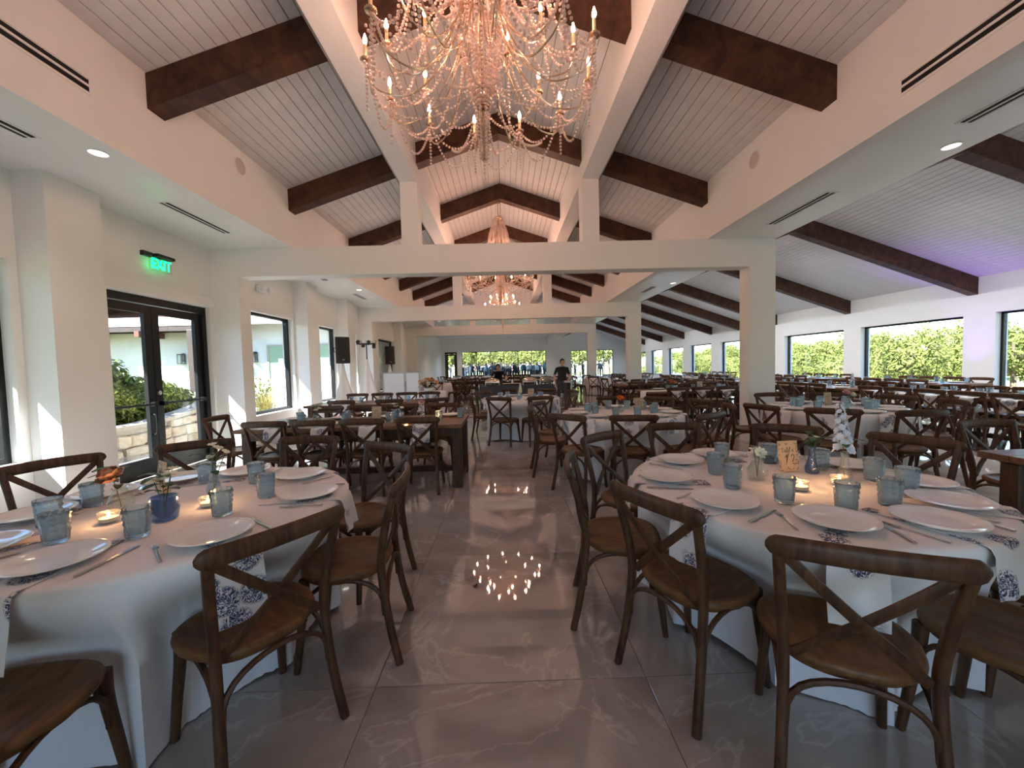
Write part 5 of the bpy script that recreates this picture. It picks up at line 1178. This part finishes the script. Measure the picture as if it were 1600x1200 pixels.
def hand(V, E, key, w_, d, side, r0=.009):
    """palm and five fingers leaving wrist key along direction d; side = thumb direction"""
    w_, d, s_ = Vector(w_), Vector(d).normalized(), Vector(side).normalized(); dn = d.cross(s_).normalized()
    pm_ = w_+d*.05; V[key+'p'] = (*pm_, (.030, .014)); E.append((key, key+'p')); V[key+'k'] = (*(w_+d*.085), (.036, .012)); E.append((key+'p', key+'k'))
    for i, L in enumerate((.062, .072, .068, .052)):
        b_ = w_+d*.092+s_*(.027-.018*i); m_ = b_+d*L*.5+dn*.006; t = b_+d*L*.85+dn*.024
        for nm, p, rr in (('a', b_, r0), ('b', m_, r0*.92), ('c', t, r0*.75)): V['%s%d%s' % (key, i, nm)] = (*p, rr)
        E += [(key+'k', '%s%da' % (key, i)), ('%s%da' % (key, i), '%s%db' % (key, i)), ('%s%db' % (key, i), '%s%dc' % (key, i))]
    b_ = w_+d*.035+s_*.030; t = b_+d*.040+s_*.022; V[key+'ta'] = (*b_, .011); V[key+'tb'] = (*t, .009); V[key+'tc'] = (*(t+d*.024), .0075); E += [(key+'p', key+'ta'), (key+'ta', key+'tb'), (key+'tb', key+'tc')]
def figure(J, hands, headc, R, tilt, regions, neck_r=.05):
    """J joints -> continuous body; returns mesh with slots chosen by regions(face centre)"""
    V = dict(J); E = [('pelvis', 'spine'), ('spine', 'chest'), ('chest', 'neck'), ('neck', 'headb')]
    for s in 'LR': E += [('chest', 'sh'+s), ('sh'+s, 'el'+s), ('el'+s, 'wr'+s), ('pelvis', 'hip'+s), ('hip'+s, 'kn'+s), ('kn'+s, 'an'+s), ('an'+s, 'to'+s)]
    for s, (d, sd) in hands.items(): hand(V, E, 'wr'+s, V['wr'+s][:3], d, sd)
    v, f = skin_mesh(V, E, 2); mb = MB().add(v, f); h = head_mb(headc, R, tilt); mb.add(h.v, h.f); me = mb.mesh('body', 80)
    for p in me.polygons: p.material_index = regions(p.center)
    return me
def joints(lean=0., armL=None, armR=None, H=1.0):
    J = {'pelvis': (0, .0, .90, (.145, .105)), 'spine': (0, -.02-.10*lean, 1.07, (.130, .095)), 'chest': (0, -.02-.30*lean, 1.24-.05*lean, (.150, .10)), 'neck': (0, -.03-.42*lean, 1.355-.12*lean, .05), 'headb': (0, -.045-.46*lean, 1.41-.12*lean, .055)}
    sy, sz = -.01-.34*lean, 1.285-.09*lean
    for s, q, arm in (('L', -1, armL), ('R', 1, armR)):
        e, w_ = arm; J['sh'+s] = (q*.165, sy, sz, .058); J['el'+s] = (*e, .042); J['wr'+s] = (*w_, .027)
        J['hip'+s] = (q*.09, .0, .84, .088); J['kn'+s] = (q*.10, -.02, .47, .058); J['an'+s] = (q*.105, .02, .085, .038); J['to'+s] = (q*.12, -.13, .03, .028)
    return J
def server(loc, rz, label, lean, armL, armR, hands, tilt):
    J = joints(lean, armL, armR); nb = Vector(J['headb'][:3]); R = .092; hc = nb+Vector((0, -.012-.03*lean, R*.92))
    eL, eR = Vector(armL[0]), Vector(armR[0]); nk = J['neck'][2]
    def reg(c):
        if c.z < .905 and abs(c.x) < .21 and c.y > -.2: return 2 if c.z > .06 else 3
        fa = [(Vector(c)-e_).length < .14 and Vector(c).z < e_.z+.035 for e_ in (eL, eR)]
        for e_, w_ in ((eL, Vector(armL[1])), (eR, Vector(armR[1]))):
            t = (Vector(c)-e_).dot(w_-e_)/(w_-e_).length_squared
            if t > -.12 and ((Vector(c)-e_)-(w_-e_)*min(max(t, 0), 1.8)).length < .09 and abs(c.x) > .10: return 0
        if (Vector(c)-hc).length < R*1.35 or c.z > nk-.01: return 0
        return 1
    me = figure(J, hands, hc, R, tilt, reg)
    for m_ in ('skin', 'cloth_black', 'cloth_grey', 'black_plastic'): me.materials.append(MATS[m_])
    o = tag(link('person', me, None, None, loc, (0, 0, rz)), label, 'person'); link('hair', hair_mb(hc, R, tilt).mesh('hair', 70), 'hair', o)
    T_ = Matrix.Translation(hc) @ Matrix.Rotation(tilt, 4, 'X')
    for s in (-1, 1): link('eye', MB().lathe([(.001, -.010), (.010, 0), (.001, .006)], 8).xf(T_ @ Matrix.Translation((s*R*.33, -R*.86, R*.08)) @ Matrix.Rotation(PI/2, 4, 'X')).mesh('eye', 60), 'ink', o)
    link('mouth', MB().tube([(-.022, 0, .002), (0, -.004, 0), (.022, 0, .002)], .004, n=5).xf(T_ @ Matrix.Translation((0, -R*.80, -R*.56))).mesh('mouth', 60), 'petal_rust', o)
    link('collar', MB().tube([pol(.068, a, 0) for a in range(0, 360, 20)], .012, n=6, closed=True).xf(Matrix.Translation((0, J['neck'][1], nk-.015))).mesh('collar', 50), 'cloth_black', o)
    return o
server((1.80, 12.45, 0), .05, 'person in a black polo standing and holding a stack of plates', .10, ((-.245, .01, 1.03), (-.235, -.13, .83)), ((.245, .0, 1.03), (.17, -.23, .885)), {'L': ((0.02, -.35, -.9), (.9, -.3, 0)), 'R': ((-.35, -.9, -.05), (-.3, .2, .9))}, .30)
sp_ = thing('plate_stack', 'short stack of white plates held by the standing server', 'plates', (1.93, 12.06, .845))
for k in range(4): link('plate', PLATE, None, sp_, (0, 0, .012*k))
server((-.22, 14.42, 0), 0, 'person in a black polo bending over the buffet', .95, ((-.27, -.36, .98), (-.16, -.58, .90)), ((.29, -.36, .98), (.24, -.60, .92)), {'L': ((.3, -.85, -.2), (.8, .3, .2)), 'R': ((-.1, -.95, -.1), (-.8, .3, .2))}, .45)
# wedding guests on the far patio
def guest_me(seed, arms):
    J = joints(.05, *arms); nb = Vector(J['headb'][:3]); R = .098; hc = nb+Vector((0, -.01, R*.95))
    def reg(c):
        d = (Vector(c)-hc)
        if d.length < R*1.45: return 3 if (d.z > R*.45 or d.y > R*.25) else 0
        if c.z > J['neck'][2]-.01: return 0
        return 2 if c.z < .9 and abs(c.x) < .22 else 1
    return figure(J, {}, hc, R, .05, reg)
GA = [guest_me(1, (((-.23, 0, 1.02), (-.22, -.1, .80)), ((.23, 0, 1.02), (.20, -.12, .82)))), guest_me(2, (((-.24, -.02, 1.04), (-.10, -.22, 1.05)), ((.23, 0, 1.02), (.22, -.06, .80))))]
for g_ in GA:
    for m_ in ('skin', 'guest_navy', 'guest_black', 'hair'): g_.materials.append(MATS[m_])
r = random.Random(3); tops = ['guest_navy', 'guest_black', 'guest_white', 'guest_pink', 'guest_grey', 'guest_tan', 'guest_teal', 'guest_black', 'guest_navy', 'guest_grey', 'guest_black', 'guest_navy', 'guest_black']; gx = []
for i in range(54): gx.append((-6.1+.20*i+r.uniform(-.03, .03), 42.9+.75*(i % 4)+r.uniform(-.08, .08)))
gx += [(7.2, 43.4), (7.9, 44.2), (10.4, 43.5), (10.9, 44.4), (6.6, 44.0), (8.6, 43.2), (9.6, 44.8)]
for i, (x, y) in enumerate(gx):
    o = tag(link('person', GA[i % 2], None, None, (x, y, -.01), (0, 0, r.uniform(-3.1, 3.1))), 'wedding guest standing outside beyond the far end windows', 'person', 'wedding guests on the far patio')
    sc = r.uniform(1.02, 1.16); o.scale = (sc*1.05, sc*1.05, sc); c_ = r.choice(tops)
    for sl_, m_ in ((1, c_), (2, r.choice(['guest_black', 'guest_navy', c_]))): o.material_slots[sl_].link = 'OBJECT'; o.material_slots[sl_].material = MATS[m_]
# a fallen petal on the aisle floor
mb = MB(); petal_patch(mb, (0, 0, .002), (1, .2, .05), (0, 0, 1), .03, .012, .3); mb.v += [(a, b_, c-.0012) for a, b_, c in mb.v]; mb.f += [tuple(i+12 for i in q[::-1]) for q in mb.f]
M('petal_dark', (.12, .01, .02), .6); tag(link('fallen_petal', mb.mesh('fallen_petal', 80), 'petal_dark', None, (-.235, 2.47, .0)), 'dark red petal lying on the aisle floor', 'petal')

# a small purple wash light on the floor by the right wall
ul = thing('uplight', 'small purple wash light on the floor below the right wall pier', 'uplight', (12.55, 10.68, 0))
link('housing', MB().lathe([(.07, .0), (.085, .02), (.085, .16), (.075, .165), (.07, .15)], 14).mesh('housing', 40), 'black_plastic', ul)
emit('purple_glow', (.35, .12, 1.0), 4.0); link('lens', MB().lathe([(.068, .145), (.068, .150), (.02, .152)], 14).mesh('lens', 40), 'purple_glow', ul)
L = bpy.data.lights.new('uplight_beam', 'SPOT'); L.energy = 90; L.color = (.36, .14, 1.0); L.spot_size = math.radians(60); L.spot_blend = .7; L.shadow_soft_size = .06
q = bpy.data.objects.new('uplight_beam', L); COL.objects.link(q); q.parent = ul; q.location = (0, 0, .17); q.rotation_euler = (PI, math.radians(-4), 0)
